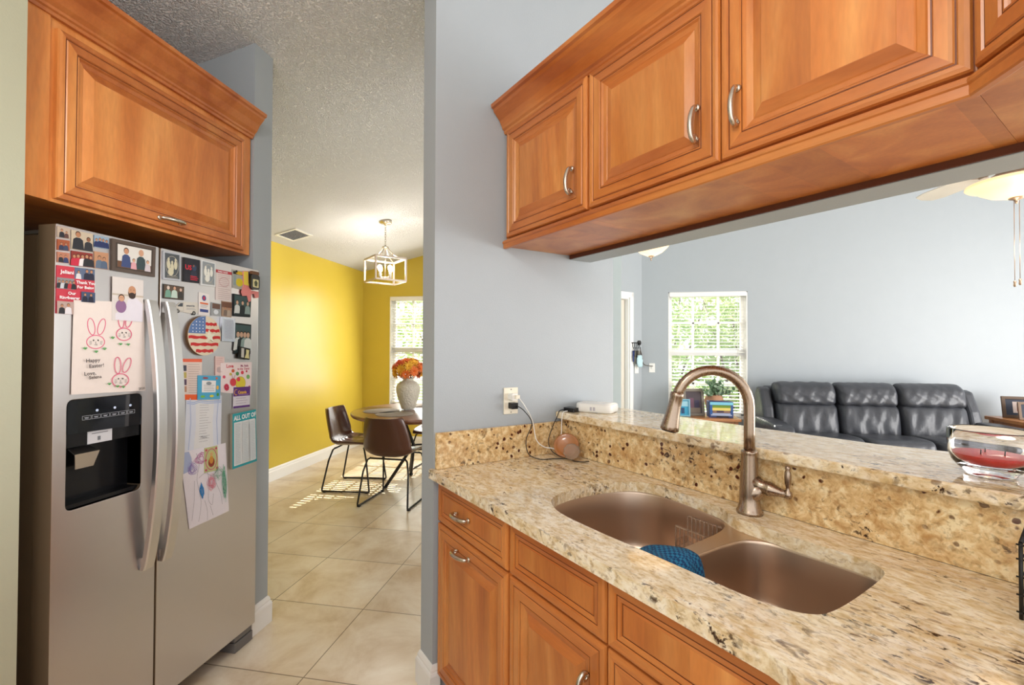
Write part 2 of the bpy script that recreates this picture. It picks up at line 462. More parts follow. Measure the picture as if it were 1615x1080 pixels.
# near left wall (pale green edge at the left of the picture)
wallp('wall_left', rect(-2.45, -1.575, -0.6, 1.022), 0, ztop, GREENW)
# alcove back wall and the stub wall beside the fridge
wallp('wall_alcove', rect(-2.55, -2.45, -0.6, 1.95), 0, ztop, GREYW)
wallp('wall_stub', rect(-3.42, -1.626, 1.962, 2.088), 0, ztop, GREYW)
# dining room
wallp('wall_dining', rect(-3.42, -3.303, 2.088, 6.19), 0, ztop, YELLOW)
# far wall: yellow part with window opening, grey part with window opening (built around the holes)
def wall_window(name, x0, x1, wx0, wx1, wz0, wz1, mat, y0=6.19, y1=6.33):
    m = MB()
    m.prism(rect(x0, wx0, y0, y1), 0, ztop, mat); m.prism(rect(wx1, x1, y0, y1), 0, ztop, mat)
    m.prism(rect(wx0, wx1, y0, y1), 0, wz0, mat); m.prism(rect(wx0, wx1, y0, y1), wz1, ztop, mat)
    return struct(m.build(name, fix=False))
wall_window('wall_far', -3.42, -0.92, -2.882, -1.93, 0.555, 2.14, YELLOW)
wall_window('wall_back', 0.65, 6.5, 0.985, 1.945, 0.53, 2.135, GREYW)
# entry wall at 45 degrees, meeting the far wall at x = .65
ent = Matrix.Translation((0.65, 6.19, 0)) @ Matrix.Rotation(R(225), 4, 'Z')   # local +x runs along the wall away from the corner
def ent_pt(x, y): return ent @ Vector((x, y, 0))
m = MB()
def entz(p): return ceil_z(ent_pt(*p).x)
for a, b, z0, z1 in ((0.0, 0.235, 0, entz), (0.235, 1.20, 2.06, entz), (1.20, 1.9, 0, entz)):
    m.M = ent; m.prism([(a, 0.0), (b, 0.0), (b, -0.12), (a, -0.12)], z0, z1, GREYW)
struct(m.build('wall_entry', fix=False))
# partition between dining room and entry: its end faces the kitchen
wallp('wall_partition', rect(0.150, 0.268, 4.30, 6.0), 0, ztop, plain('daylit_wall_tint', '#d2e2e8', 0.5, var=0.02))  # daylight on this wall end is put into its paler, bluer colour
# peninsula end wall (the one with the outlet) and the header over the pass-through
wallp('wall_peninsula', [(-1.808, 0.768), (-1.6945, 0.770), (-1.6395, 1.737), (-1.753, 1.745)], 0, ztopU, GREYW, FP)
wallp('wall_header', [(-1.6555, 1.4575), (1.0, 1.4575), (1.0, 1.585), (-1.648, 1.585)], 1.826, 2.47, GREYW, FP)
wallp('wall_pony', [(-1.656, 1.424), (1.0, 1.424), (1.0, 1.585), (-1.648, 1.585)], 0, 1.0725, GREYW, FP)

# baseboards
BBP = [(0, 0), (0.016, 0), (0.016, 0.095), (0.013, 0.105), (0.010, 0.108), (0.010, 0.116), (0.006, 0.128), (0.003, 0.134), (0, 0.135)]
def bb(name, path, frame=FW):
    m = MB(frame); m.sweep(path, BBP, WHITE); return struct(m.build(name))
bb('baseboard_stub', [(-3.303, 2.088), (-1.626, 2.088), (-1.626, 1.962)][::-1] if False else [(-1.626, 1.963), (-1.626, 2.088), (-3.302, 2.088)])
bb('baseboard_dining', [(-3.303, 2.09), (-3.303, 6.189)])
bb('baseboard_far', [(-3.28, 6.19), (-0.93, 6.19)])
bb('baseboard_back', [(0.66, 6.19), (6.4, 6.19)])
bb('baseboard_peninsula', [(-1.6945, 0.798), (-1.6945, 0.770), (-1.808, 0.768), (-1.753, 1.745)][::-1] if False else [(-1.758, 1.66), (-1.808, 0.768), (-1.6945, 0.770), (-1.693, 0.797)], FP)

# windows: frame with sashes, glass
def window(name, x0, x1, z0, z1, cols=3):
    root = bpy.data.objects.new(name, None); COL.objects.link(root); root.location = (x0, 6.30, z0); root['_b'] = (x0, 6.30, z0)
    root['kind'] = 'structure'
    m = MB(); y0, y1 = 6.275, 6.325
    # reveal lining
    m.box(x0, x0 + .012, 6.192, 6.33, z0, z1, WHITE); m.box(x1 - .012, x1, 6.192, 6.33, z0, z1, WHITE)
    m.box(x0, x1, 6.192, 6.33, z1 - .012, z1, WHITE); m.box(x0 - .02, x1 + .02, 6.175, 6.33, z0 - .02, z0 + .015, WHITE)
    a, b, c, d = x0 + .012, x1 - .012, z0 + .015, z1 - .012
    t = .045
    m.box(a, a + t, y0, y1, c, d, WHITE); m.box(b - t, b, y0, y1, c, d, WHITE); m.box(a, b, y0, y1, c, c + t, WHITE); m.box(a, b, y0, y1, d - t, d, WHITE)
    zm = (c + d) / 2 + .02
    m.box(a, b, y0 - .015, y1, zm - .035, zm + .035, WHITE)
    for k in range(1, cols):
        x = a + (b - a) * k / cols; m.box(x - .012, x + .012, y0 + .005, y1 - .01, c, d, WHITE)
    for zz in ((zm + d) / 2, (zm + c) / 2): m.box(a, b, y0 + .005, y1 - .01, zz - .012, zz + .012, WHITE)
    m.build('window_frame', root)
    g = MB(); g.box(a + .03, b - .03, 6.302, 6.306, c + .03, d - .03, WGLASS); g.build('pane', root)
    return root
window('window_1', 0.985, 1.945, 0.53, 2.135)
window('window_2', -2.882, -1.93, 0.555, 2.14)
def blind(x0, x1, z0, z1, label, tilt=6):
    o = thing('window_blind', label, 'blind', ((x0 + x1) / 2, 6.20, z1), group=None)
    m = MB(); m.box(x0, x1, 6.182, 6.235, z1 - .055, z1, WHITE); m.build('headrail', o, bevel=.003)
    m = MB(); z = z1 - .085; t = R(tilt)
    SL = plain('blind_slat', '#f4f3ee', 0.4, var=.01)
    while z > z0 + .05:
        dy, dz = .024 * math.cos(t), .024 * math.sin(t)
        m.add([(x0 + .006, 6.232 - dy, z - dz), (x1 - .006, 6.232 - dy, z - dz), (x1 - .006, 6.232 + dy, z + dz), (x0 + .006, 6.232 + dy, z + dz),
               (x0 + .006, 6.232 - dy, z - dz + .003), (x1 - .006, 6.232 - dy, z - dz + .003), (x1 - .006, 6.232 + dy, z + dz + .003), (x0 + .006, 6.232 + dy, z + dz + .003)],
              [(3, 2, 1, 0), (4, 5, 6, 7), (0, 1, 5, 4), (1, 2, 6, 5), (2, 3, 7, 6), (3, 0, 4, 7)], SL)
        z -= .043
    m.build('slats', o)
    m = MB(); m.box(x0 + .004, x1 - .004, 6.21, 6.254, z0 + .02, z0 + .038, WHITE); m.build('bottom_rail', o, bevel=.003)
    for f in (.14, .5, .86):
        m = MB(); x = x0 + (x1 - x0) * f
        m.tube([(x, 6.207, z0 + .03), (x, 6.207, z1 - .05)], .0018, WHITE, 6); m.build('ladder_cord', o)
    m = MB(); m.tube([(x1 - .1, 6.20, z1 - .05), (x1 - .1, 6.198, z1 - .85)], .004, WHITE, 6); m.build('tilt_wand', o)
blind(0.998, 1.932, 0.55, 2.13, 'white slatted blind on the grey living room window left of the sofa')
blind(-2.868, -1.944, 0.58, 2.135, 'white slatted blind on the window in the yellow dining room wall', tilt=13)

# front door in the entry wall (only its edge shows)
dr = bpy.data.objects.new('door_1', None); COL.objects.link(dr); dr.matrix_world = ent @ Matrix.Translation((0.27, -0.06, 0)); dr['_b'] = (0.27, -0.06, 0); dr['kind'] = 'structure'
m = MB(); m.box(0.275, 1.165, -0.10, -0.055, 0.01, 2.03, plain('entry_door_paint', '#d9d2c4', .4)); m.box(.40, .72, -.055, -.05, .2, .9, WHITE); m.box(.40, .72, -.055, -.05, 1.05, 1.9, WHITE); m.box(.76, 1.06, -.055, -.05, .2, .9, WHITE); m.box(.76, 1.06, -.055, -.05, 1.05, 1.9, WHITE); m.build('door_panel', dr, bevel=.004)
m = MB(); m.box(0.185, 0.245, 0.001, 0.018, 0, 2.12, WHITE); m.box(1.19, 1.255, 0.001, 0.018, 0, 2.12, WHITE); m.box(0.185, 1.255, 0.001, 0.018, 2.055, 2.12, WHITE)
m.box(0.236, 0.262, -0.119, 0.0, 0, 2.055, WHITE); m.box(1.175, 1.199, -0.119, 0.0, 0, 2.055, WHITE); m.box(0.236, 1.199, -0.119, 0.0, 2.035, 2.059, WHITE)
m.build('door_casing', dr, bevel=.003)

# ================================================================== panel doors
def mframe(origin, xdir, normal):
    x = Vector(xdir).normalized(); n = Vector(normal).normalized(); z = Vector((0, 0, 1))
    M4 = Matrix((x, n, z)).transposed().to_4x4(); M4.translation = Vector(origin); return M4   # local x along, y outward, z up
DOORP = [(0, 0, 0), (0, .013, 0), (.003, .018, 0), (.010, .020, 0), (.0175, .0195, 0), (.0200, .0165, 1), (.0225, .0165, 1), (.025, .0190, 0), (.050, .0190, 0),
         (.0525, .0155, 1), (.055, .0160, 1), (.058, .0165, 0), (.0605, .0135, 1), (.063, .0110, 0), (.075, .0085, 0), (.0775, .0070, 1), (.080, .0085, 0), (.100, .0170, 0), (.103, .0182, 0), (.1045, .0180, 0)]
DRAWP = [(0, 0, 0), (0, .013, 0), (.003, .018, 0), (.009, .020, 0), (.024, .0195, 0), (.0262, .0155, 1), (.029, .0160, 1), (.031, .0170, 0), (.039, .0160, 0), (.0410, .0130, 1), (.0435, .0130, 1), (.046, .0155, 0), (.048, .0160, 0)]
def panel(mb, x0, x1, z0, z1, prof, wood_=None, scale=1.0):
    wv = wood_ or WOOD
    rings = []
    for ins, h, g in prof:
        i = ins * scale; rings.append([(x0 + i, h, z0 + i), (x1 - i, h, z0 + i), (x1 - i, h, z1 - i), (x0 + i, h, z1 - i)])
    for k in range(len(rings) - 1):
        gl = prof[k][2] and prof[k + 1][2]
        a, b = rings[k], rings[k + 1]
        for q in range(4):
            mat = GLAZE if gl else (WOODX if (q % 2 == 0 and wv is WOOD) else wv)
            mb.add([a[q], a[(q + 1) % 4], b[(q + 1) % 4], b[q]], [(0, 1, 2, 3)], mat)
    mb.add(rings[-1], [(0, 1, 2, 3)], wv); mb.add(rings[0], [(3, 2, 1, 0)], wv)
def pull(mb, M4, L=0.096, flip=1):
    # arched pull with a scroll at one end; local x along handle, y outward
    mb.M = M4
    s = L / 0.096
    pts = [(-.046, .0, 0), (-.046, .008, 0), (-.044, .015, 0), (-.034, .021, 0), (-.016, .028, 0), (.004, .031, 0), (.024, .030, 0), (.040, .024, 0), (.0475, .014, 0), (.044, .005, 0), (.035, .003, 0), (.0295, .009, 0), (.031, .0155, 0), (.037, .0165, 0), (.039, .012, 0)]
    pts = smoothpath([(p[0] * s * flip, p[1], 0) for p in pts], 5)
    n = len(pts); rs = []
    for i in range(n):
        t = i / (n - 1); rs.append(.0048 + .0030 * math.sin(math.pi * min(1, t * 1.5)) if t < .667 else .0042)
    mb.tube(pts, rs, PEWTER, 8, sx=1.0)
    mb.lathe([(.0095, 0), (.0095, .003), (.006, .006)], PEWTER, c=(-.046 * s * flip, 0, 0), axis='y', seg=14)
    mb.lathe([(.0065, 0), (.0055, .006)], PEWTER, c=(.039 * s * flip, 0, 0), axis='y', seg=12)
    mb.M = Matrix.Identity(4)
def handle(parent, frame, M4, L=.096, flip=1, label=None):
    h = MB(frame); pull(h, M4, L, flip); o = h.build('handle', parent)
    return o
def cab_front(name, parent, frame, origin, xdir, normal, w, z0, z1, prof, hspec=None, scale=1.0):
    m = MB(frame); m.M = mframe(origin, xdir, normal); panel(m, 0, w, z0, z1, prof, scale=scale); m.M = Matrix.Identity(4)
    d = m.build(name, parent, fix=True)
    if hspec:
        hx, hz, kind, flip = hspec
        base = mframe(origin, xdir, normal) @ Matrix.Translation((hx, .019, hz))
        if kind == 'v': base = base @ Matrix.Rotation(R(-90), 4, 'Y')
        handle(d, frame, base, flip=flip)
    return d

# ================================================================== over-fridge cabinet
XC = -1.640
o = thing('fridge_cabinet', 'maple wall cabinet with a single wide lift door above the refrigerator', 'cabinet', (-1.95, 1.5, 1.845))
m = MB(); m.box(-2.44, XC, 1.03, 1.955, 1.846, 2.42, WOOD); m.build('body', o, bevel=.0015)
m = MB(); m.box(XC, XC + .006, 1.026, 1.118, 1.846, 2.42, WOOD); m.build('filler_strip', o)
cab_front('door', o, FW, (XC, 1.132, 0), (0, 1, 0), (1, 0, 0), 0.768, 1.857, 2.385, DOORP, (0.384, 1.892, 'h', 1))
o = MB()
CRP = [(0, 0), (.012, 0), (.014, .010), (.020, .014), (.022, .022), (.034, .034), (.050, .062), (.072, .086), (.076, .094), (.086, .098), (.088, .112), (0, .112)]
o.sweep([(XC, 1.026), (XC, 1.957)], [(a, 2.415 + b) for a, b in CRP], WOODX)
tag(o.build('crown_molding'), 'maple crown moulding along the top of the cabinet above the refrigerator', 'molding')

# ================================================================== refrigerator
XF = -1.594
fr = thing('refrigerator', 'stainless steel side by side refrigerator covered with magnets and papers', 'refrigerator', (-1.95, 1.53, 0))
m = MB(); m.box(-2.40, -1.672, 1.120, 1.950, 0.03, 1.745, FRSIDE); m.box(-2.36, -1.70, 1.14, 1.93, 0.0, 0.03, FRGREY); m.build('body', fr, bevel=.004)
hole = rrect(1.149, 1.387, 0.890, 1.234, 0.018)
def door_poly(y0, y1): return rrect(y0, y1, 0.078, 1.772, 0.004, 2)
ld = MB(); ld.prism(door_poly(1.112, 1.4445), XF, XF - .066, STEEL, holes=[hole], axis='x', side=FRSIDE); ld = ld.build('freezer_door', fr, bevel=.005)
rd = MB(); rd.prism(door_poly(1.4525, 1.962), XF, XF - .066, STEEL, axis='x', side=FRSIDE); rd = rd.build('fridge_door', fr, bevel=.005)
def fhandle(parent, y, flip):
    m = MB(); prof = []
    zs = [0.60 + (1.57 - .60) * i / 56 for i in range(57)]
    loops = []
    for z in zs:
        t = (z - .60) / .97; out = .012 + .052 * max(0.0, math.sin(math.pi * t)) ** .75
        w_ = .0195
        x = XF + out
        loops.append([(x - .010, y - w_, z), (x + .006, y - w_, z), (x + .010, y - w_ + .004, z), (x + .010, y + w_ - .004, z), (x + .006, y + w_, z), (x - .010, y + w_, z)])
    m.loft(loops, STEELH, True, True, smooth=False)
    m.box(XF, XF + .010, y - .013, y + .013, .60, .64, STEELH); m.box(XF, XF + .010, y - .013, y + .013, 1.53, 1.57, STEELH)
    m.build('handle', parent, bevel=.0)
fhandle(ld, 1.404, 1); fhandle(rd, 1.478, 1)
# dispenser
dp = MB(); dp.prism(hole, XF - .062, XF - .058, BLACK, axis='x')
# recess walls
lo = [[(XF - .001, a, b) for a, b in hole], [(XF - .060, a, b) for a, b in hole]]; dp.loft(lo, BLACK, smooth=False)
dp.box(XF - .060, XF - .012, 1.150, 1.386, .892, .905, BLACK)
disp = dp.build('water_dispenser', ld)
m = MB(); m.prism([(1.150, 1.128), (1.386, 1.122), (1.386, 1.216)] + arc(1.369, 1.216, .017, 0, 90, 5) + arc(1.167, 1.216, .017, 90, 180, 5), XF - .030, XF + .001, GLOSSBK, axis='x')
m.box(XF - .050, XF - .006, 1.150, 1.386, 1.085, 1.128, BLACK); m.build('control_panel', disp)
m = MB(); KEY = cm('#b8bcc4')
for i in range(6):
    y = 1.192 + i * .0285
    for a, b in ((0, .0262),):
        for e in ((y, y + .0262, 1.166, 1.1668), (y, y + .0262, 1.178, 1.1788), (y, y + .0006, 1.166, 1.1788), (y + .0256, y + .0262, 1.166, 1.1788)):
            m.box(XF + .0012, XF + .0016, *e, KEY)
    m.box(XF + .0012, XF + .0016, y + .006, y + .020, 1.1722, 1.1734, KEY); m.box(XF + .0012, XF + .0016, y + .008, y + .018, 1.1696, 1.1708, KEY)
for y in (1.236, 1.292, 1.345):
    m.lathe([(.0022, 0), (.0044, 0), (.0044, .0005), (.0022, .0005)], cm('#cfe0ff'), c=(XF + .0012, y, 1.192 + (y - 1.236) * .03), axis='x', seg=12)
m.build('button_row', disp)
m = MB(); m.box(XF - .006, XF - .0045, 1.213, 1.289, 1.085, 1.125, cm('#c9cbd0')); m.box(XF - .0045, XF - .004, 1.225, 1.275, 1.116, 1.118, cm('#55585e')); m.box(XF - .0045, XF - .004, 1.243, 1.252, 1.093, 1.106, cm('#6b6e75')); m.build('instruction_sticker', disp)
m = MB(); m.add([(XF - .050, 1.190, 1.072), (XF - .050, 1.252, 1.072), (XF - .010, 1.254, 1.058), (XF - .010, 1.180, 1.058), (XF - .030, 1.250, 1.008), (XF - .030, 1.196, 1.008)],
      [(0, 1, 2, 3), (3, 2, 4, 5)], STEELH); m.build('dispenser_paddle', disp, solid=.003)
# feet and hinge
m = MB(); m.box(-1.68, -1.60, 1.845, 1.955, 0.002, 0.045, FRGREY); m.box(-1.69, -1.602, 1.845, 1.950, 0.050, 0.074, FRGREY); m.build('foot', fr, bevel=.002)
m = MB(); m.box(-1.69, -1.655, 1.125, 1.845, 0.035, 0.066, plain('dark_grille', '#2b2a2c', .5)); m.build('kick_grille', fr)
m = MB(); m.box(-1.74, -1.64, 1.118, 1.19, 1.745, 1.757, FRGREY); m.build('hinge_cover', fr, bevel=.003)

# ------------------------------------------------------------------ papers and magnets on the fridge
XS = XF + .0008
class Card:
    """a thin card on the refrigerator door; quad corners (y, z) top-left, top-right, bottom-right, bottom-left"""
    def __init__(s, q, t=.0015, x=XS, curl=0.0):
        s.q = [Vector(p) for p in q]; s.t = t; s.x = x; s.mb = MB(); s.layer = 0
    def P(s, u, v):
        a, b, c, d = s.q; top = a.lerp(b, u); bot = d.lerp(c, u); return bot.lerp(top, v)
    def base(s, mat, side=None):
        q = s.q; vs = [(s.x, p.x, p.y) for p in q] + [(s.x + s.t, p.x, p.y) for p in q]
        s.mb.add(vs, [(0, 1, 2, 3)], side or mat); s.mb.add(vs, [(7, 6, 5, 4)], mat)
        s.mb.add(vs, [(0, 1, 5, 4), (1, 2, 6, 5), (2, 3, 7, 6), (3, 0, 4, 7)], side or mat); return s
    def z(s):
        s.layer += 1; return s.x + s.t + .00012 * s.layer
    def poly(s, pts, mat):
        x = s.z(); vs = [(x,) + tuple(s.P(*p)) for p in pts]
        tr = tessellate_polygon([[Vector((p[0], p[1], 0)) for p in pts]])
        s.mb.add(vs, [tuple(t) for t in tr], mat); return s
    def rect(s, u0, u1, v0, v1, mat): return s.poly([(u0, v0), (u1, v0), (u1, v1), (u0, v1)], mat)
    def ell(s, cu, cv, ru, rv, mat, rot=0, n=16):
        c, d = math.cos(R(rot)), math.sin(R(rot)); pts = []
        for i in range(n):
            a = 2 * math.pi * i / n; x, y = ru * math.cos(a), rv * math.sin(a); pts.append((cu + x * c - y * d, cv + x * d + y * c))
        return s.poly(pts, mat)
    def line(s, pts, wd, mat):
        # pts in (u,v); width in metres
        x = s.z(); P = [s.P(*p) for p in pts]; vs = []; fs = []
        for i, p in enumerate(P):
            t = (P[min(i + 1, len(P) - 1)] - P[max(i - 1, 0)])
            if t.length < 1e-9: t = Vector((1, 0))
            t.normalize(); nn = Vector((-t.y, t.x)) * wd / 2
            vs += [(x, p.x + nn.x, p.y + nn.y), (x, p.x - nn.x, p.y - nn.y)]
        for i in range(len(P) - 1): fs.append((2 * i, 2 * i + 1, 2 * i + 3, 2 * i + 2))
        s.mb.add(vs, fs, mat); return s
    def loop(s, cu, cv, ru, rv, wd, mat, rot=0, n=22, a0=0, a1=360):
        c, d = math.cos(R(rot)), math.sin(R(rot)); pts = []
        for i in range(n + 1):
            a = R(a0 + (a1 - a0) * i / n); x, y = ru * math.cos(a), rv * math.sin(a); pts.append((cu + x * c - y * d, cv + x * d + y * c))
        return s.line(pts, wd, mat)
    def text(s, body, u, v, size, mat, bold=0, align='LEFT', wscale=1.0):
        x = s.z(); p = s.P(u, v); a, b, c, d = s.q; e = (b - a).normalized()
        mb = s.mb; old = mb.M.copy()
        mb.M = Matrix(((0, 0, 1, x), (e.x, -e.y, 0, p.x), (e.y, e.x, 0, p.y), (0, 0, 0, 1)))
        mb.text(body, 0, 0, size, mat, bold=bold, align=align, wscale=wscale); mb.M = old; return s
    def person(s, cu, base, h, cloth, skin='#b98563', hair='#2a1d16', w=1.0):
        a, b, c, d = s.q; W = (b - a).length; H = (a - d).length; asp = H / W
        s.poly([(cu - .30 * h * asp * w, base), (cu + .30 * h * asp * w, base), (cu + .24 * h * asp * w, base + .55 * h), (cu + .1 * h * asp * w, base + .66 * h), (cu - .1 * h * asp * w, base + .66 * h), (cu - .24 * h * asp * w, base + .55 * h)], cm(cloth))
        s.ell(cu, base + .85 * h, .135 * h * asp, .17 * h, cm(hair)); s.ell(cu, base + .82 * h, .115 * h * asp, .145 * h, cm(skin)); return s
    def lines(s, u0, u1, v0, v1, n, wd, mat, ragged=.25):
        for i in range(n):
            v = v1 - (v1 - v0) * i / max(1, n - 1); s.line([(u0, v), (u1 - (u1 - u0) * ragged * random.random(), v)], wd, mat)
        return s
    def done(s, name, label, cat, group=None, bevel=0):
        cy = sum(p.x for p in s.q) / 4; cz = sum(p.y for p in s.q) / 4
        o = s.mb.build(name, loc=(s.x, cy, cz), fix=False, bevel=bevel); return tag(o, label, cat, group)
Q = {"p1": [[1.114, 1.764], [1.148, 1.765], [1.148, 1.733], [1.115, 1.731]], "p2": [[1.115, 1.725], [1.148, 1.727], [1.148, 1.695], [1.115, 1.692]], "p3": [[1.115, 1.687], [1.148, 1.689], [1.149, 1.657], [1.116, 1.655]], "p4": [[1.152, 1.763], [1.214, 1.764], [1.215, 1.705], [1.153, 1.703]], "p5": [[1.153, 1.698], [1.214, 1.701], [1.215, 1.656], [1.154, 1.652]], "p6": [[1.218, 1.763], [1.263, 1.765], [1.263, 1.725], [1.218, 1.723]], "p7": [[1.219, 1.71], [1.263, 1.712], [1.263, 1.657], [1.219, 1.655]], "frame": [[1.27, 1.764], [1.425, 1.768], [1.423, 1.657], [1.271, 1.657]], "red": [[1.114, 1.646], [1.221, 1.65], [1.221, 1.5], [1.114, 1.5]], "man": [[1.274, 1.637], [1.381, 1.639], [1.382, 1.489], [1.274, 1.489]], "easter": [[1.16, 1.545], [1.385, 1.559], [1.396, 1.242], [1.157, 1.251]], "m6": [[1.456, 1.761], [1.529, 1.764], [1.531, 1.658], [1.457, 1.655]], "m7": [[1.545, 1.755], [1.618, 1.757], [1.617, 1.661], [1.545, 1.659]], "m8": [[1.625, 1.761], [1.698, 1.76], [1.699, 1.658], [1.625, 1.655]], "m9": [[1.462, 1.638], [1.55, 1.638], [1.549, 1.585], [1.461, 1.583]], "van": [[1.504, 1.576], [1.616, 1.583], [1.616, 1.528], [1.505, 1.531]], "m11": [[1.62, 1.626], [1.671, 1.622], [1.672, 1.532], [1.619, 1.533]], "m12": [[1.705, 1.735], [1.793, 1.736], [1.791, 1.605], [1.705, 1.603]], "m13": [[1.683, 1.591], [1.735, 1.588], [1.732, 1.534], [1.682, 1.534]], "m13b": [[1.739, 1.602], [1.795, 1.602], [1.793, 1.534], [1.74, 1.535]], "m14": [[1.732, 1.532], [1.805, 1.528], [1.804, 1.424], [1.729, 1.427]], "m15": [[1.801, 1.641], [1.909, 1.639], [1.904, 1.541], [1.802, 1.54]], "m15b": [[1.81, 1.511], [1.911, 1.507], [1.907, 1.368], [1.808, 1.369]], "m15c": [[1.829, 1.404], [1.895, 1.393], [1.891, 1.341], [1.828, 1.35]], "m16": [[1.797, 1.75], [1.863, 1.751], [1.855, 1.666], [1.797, 1.668]], "jar": [[1.888, 1.757], [1.944, 1.759], [1.945, 1.675], [1.891, 1.673]], "orange": [[1.54, 1.354], [1.64, 1.351], [1.641, 1.181], [1.544, 1.192]], "m21": [[1.704, 1.361], [1.757, 1.358], [1.758, 1.274], [1.705, 1.279]], "love": [[1.735, 1.332], [1.92, 1.329], [1.916, 1.174], [1.737, 1.204]], "blue": [[1.617, 1.284], [1.732, 1.274], [1.729, 1.175], [1.617, 1.184]], "purple": [[1.807, 1.219], [1.91, 1.215], [1.906, 1.12], [1.806, 1.124]], "scroll": [[1.568, 1.207], [1.745, 1.189], [1.743, 0.973], [1.562, 0.982]], "draw": [[1.541, 0.985], [1.768, 0.977], [1.792, 0.67], [1.589, 0.668]], "saint": [[1.655, 0.978], [1.721, 0.976], [1.728, 0.869], [1.656, 0.875]], "pad": [[1.792, 1.101], [1.936, 1.104], [1.947, 0.855], [1.795, 0.854]]}
BKL = cm('#1c1c20'); RED = cm('#c8283c'); PAP = cm('#e9e2dc'); PAPW = cm('#efeef0'); PINK = cm('#dd5f83'); GRN = cm('#3f9a4a'); TEAL = cm('#1f9aa5'); BLU = cm('#4f7fc0')
def tiny(key, bgc, ppl, label, extra=None):
    c = Card(Q[key], .0022); c.base(cm(bgc))
    if extra: extra(c)
    for p in ppl: c.person(*p[:4], **(p[4] if len(p) > 4 else {}))
    return c.done('photo_magnet', label, 'magnet', None)
tiny('p1', '#b9a795', [(.35, .02, .8, '#20222c'), (.72, .02, .65, '#5a3a34')], 'topmost photo in the left column of the grid, two people embracing')
tiny('p2', '#a0522f', [(.32, .02, .72, '#2b3350'), (.68, .02, .72, '#39445f')], 'middle photo in the left column of the grid, two people before orange')
tiny('p3', '#b77a60', [(.28, .02, .75, '#24262f'), (.68, .02, .75, '#2c3a66')], 'lowest small photo in the left column of the photo grid')
tiny('p4', '#c3b49d', [(.30, .02, .95, '#23262e', dict(skin='#b07a58', hair='#3a241a')), (.78, .02, .75, '#2a2c33', dict(skin='#8a5a40'))], 'largest photo of the grid, bearded man in dark suit facing another')
tiny('p5', '#8a3028', [(.12, .02, .75, '#c42a44'), (.3, .02, .8, '#c42a44'), (.5, .02, .8, '#e6e2e4'), (.7, .02, .85, '#26262c'), (.88, .02, .8, '#26262c')], 'wide group photo of a wedding party under the largest photo of the grid')
tiny('p6', '#8fa5b8', [(.15, .05, .7, '#23305e'), (.38, .05, .78, '#23305e'), (.6, .05, .75, '#23305e'), (.83, .05, .7, '#23305e')], 'upper right small photo of the grid, row of men in navy suits')
tiny('p7', '#b98a68', [(.35, .02, .75, '#5f7186'), (.68, .02, .7, '#51627a')], 'lower right small photo of the grid, two people hugging in grey blue')
# framed family photo
c = Card(Q['frame'], .008); FRM = plain('weathered_frame', '#55483f', .5); c.base(FRM)
c.rect(.07, .93, .10, .90, cm('#3f352e')); c.rect(.11, .89, .14, .86, cm('#d7d5cf')); c.rect(.11, .89, .14, .34, cm('#6b4a33'))
c.person(.30, .16, .62, '#3a4a78', skin='#c08a6a', hair='#3b241a', w=.85); c.person(.64, .16, .64, '#33464a', skin='#c79a7c', hair='#c79a7c', w=.9); c.person(.47, .14, .34, '#d8a0a8', skin='#d3a384'); c.person(.80, .14, .36, '#c8bfc4', skin='#d3a384')
c.done('picture_frame', 'dark framed family photo magnet at the top right corner of the left refrigerator door', 'picture frame')
# red card
c = Card(Q['red'], .0022); c.base(cm('#c63a4c'))
c.rect(.45, 1, .76, 1, cm('#5b6a86')); c.person(.56, .76, .18, '#d8d8dc'); c.person(.78, .76, .22, '#22263c'); c.person(.9, .76, .22, '#22263c')
c.rect(0, .44, .52, .75, cm('#8c8a8c'))
for k in range(5): c.person(.06 + .09 * k, .53, .17, ['#26262c', '#c8ccd2', '#26262c', '#b8303c', '#26262c'][k])
c.rect(.62, 1, .28, .50, cm('#40506e')); c.person(.72, .28, .19, '#1b2036'); c.person(.88, .28, .19, '#1b2036')
c.rect(0, .42, 0, .26, cm('#b79f96')); c.person(.12, .0, .2, '#26262c'); c.person(.28, .0, .22, '#e0dce0')
c.text('Jeliani', .07, .84, .0155, PAPW, bold=.0004); c.text('Thank You', .47, .66, .0125, PAPW, bold=.0004); c.text('For Being', .49, .56, .0125, PAPW, bold=.0004)
c.text('Our', .26, .41, .0125, PAPW, bold=.0004); c.text('Ringbearer', .05, .31, .0125, PAPW, bold=.0004)
c.done('photo_card', 'red thank you card with small photos and white lettering left of the rabbit drawing', 'card')
# rabbit drawing
c = Card(Q['easter'], .0008, x=XS + .0032); c.base(cm('#e8ddd6'))
def bunny(cu, cv, s=1.0, l=-14, r=22, legs=True):
    c.loop(cu, cv, .118 * s, .072 * s, .0028, PINK)
    for a, k in ((l, -1), (r, 1)):
        ex = cu + k * .035 * s + math.sin(R(a)) * .105 * s; ey = cv + .165 * s
        c.loop(ex, ey, .045 * s, .092 * s, .0026, PINK, rot=-a)
    for k in (-1, 1): c.ell(cu + k * .03 * s, cv + .018 * s, .009, .009, BKL)
    c.line([(cu, cv + .005), (cu - .005, cv - .02), (cu + .02, cv - .025)], .0012, BKL); c.line([(cu - .02, cv - .03), (cu + .02, cv - .035)], .0012, BKL)
    for k in (-1, 1):
        for j in (-1, 0, 1): c.line([(cu + k * .055, cv - .008 + j * .012), (cu + k * .085, cv - .01 + j * .018)], .001, BKL)
def sprout(u, v):
    for a in (-45, -10, 25, 50): c.line([(u, v), (u + .035 * math.sin(R(a)), v + .028 * math.cos(R(a)))], .0022, GRN)
bunny(.29, .555); bunny(.68, .64, .96, -4, 26); bunny(.62, .13, 1.0, -2, 34)
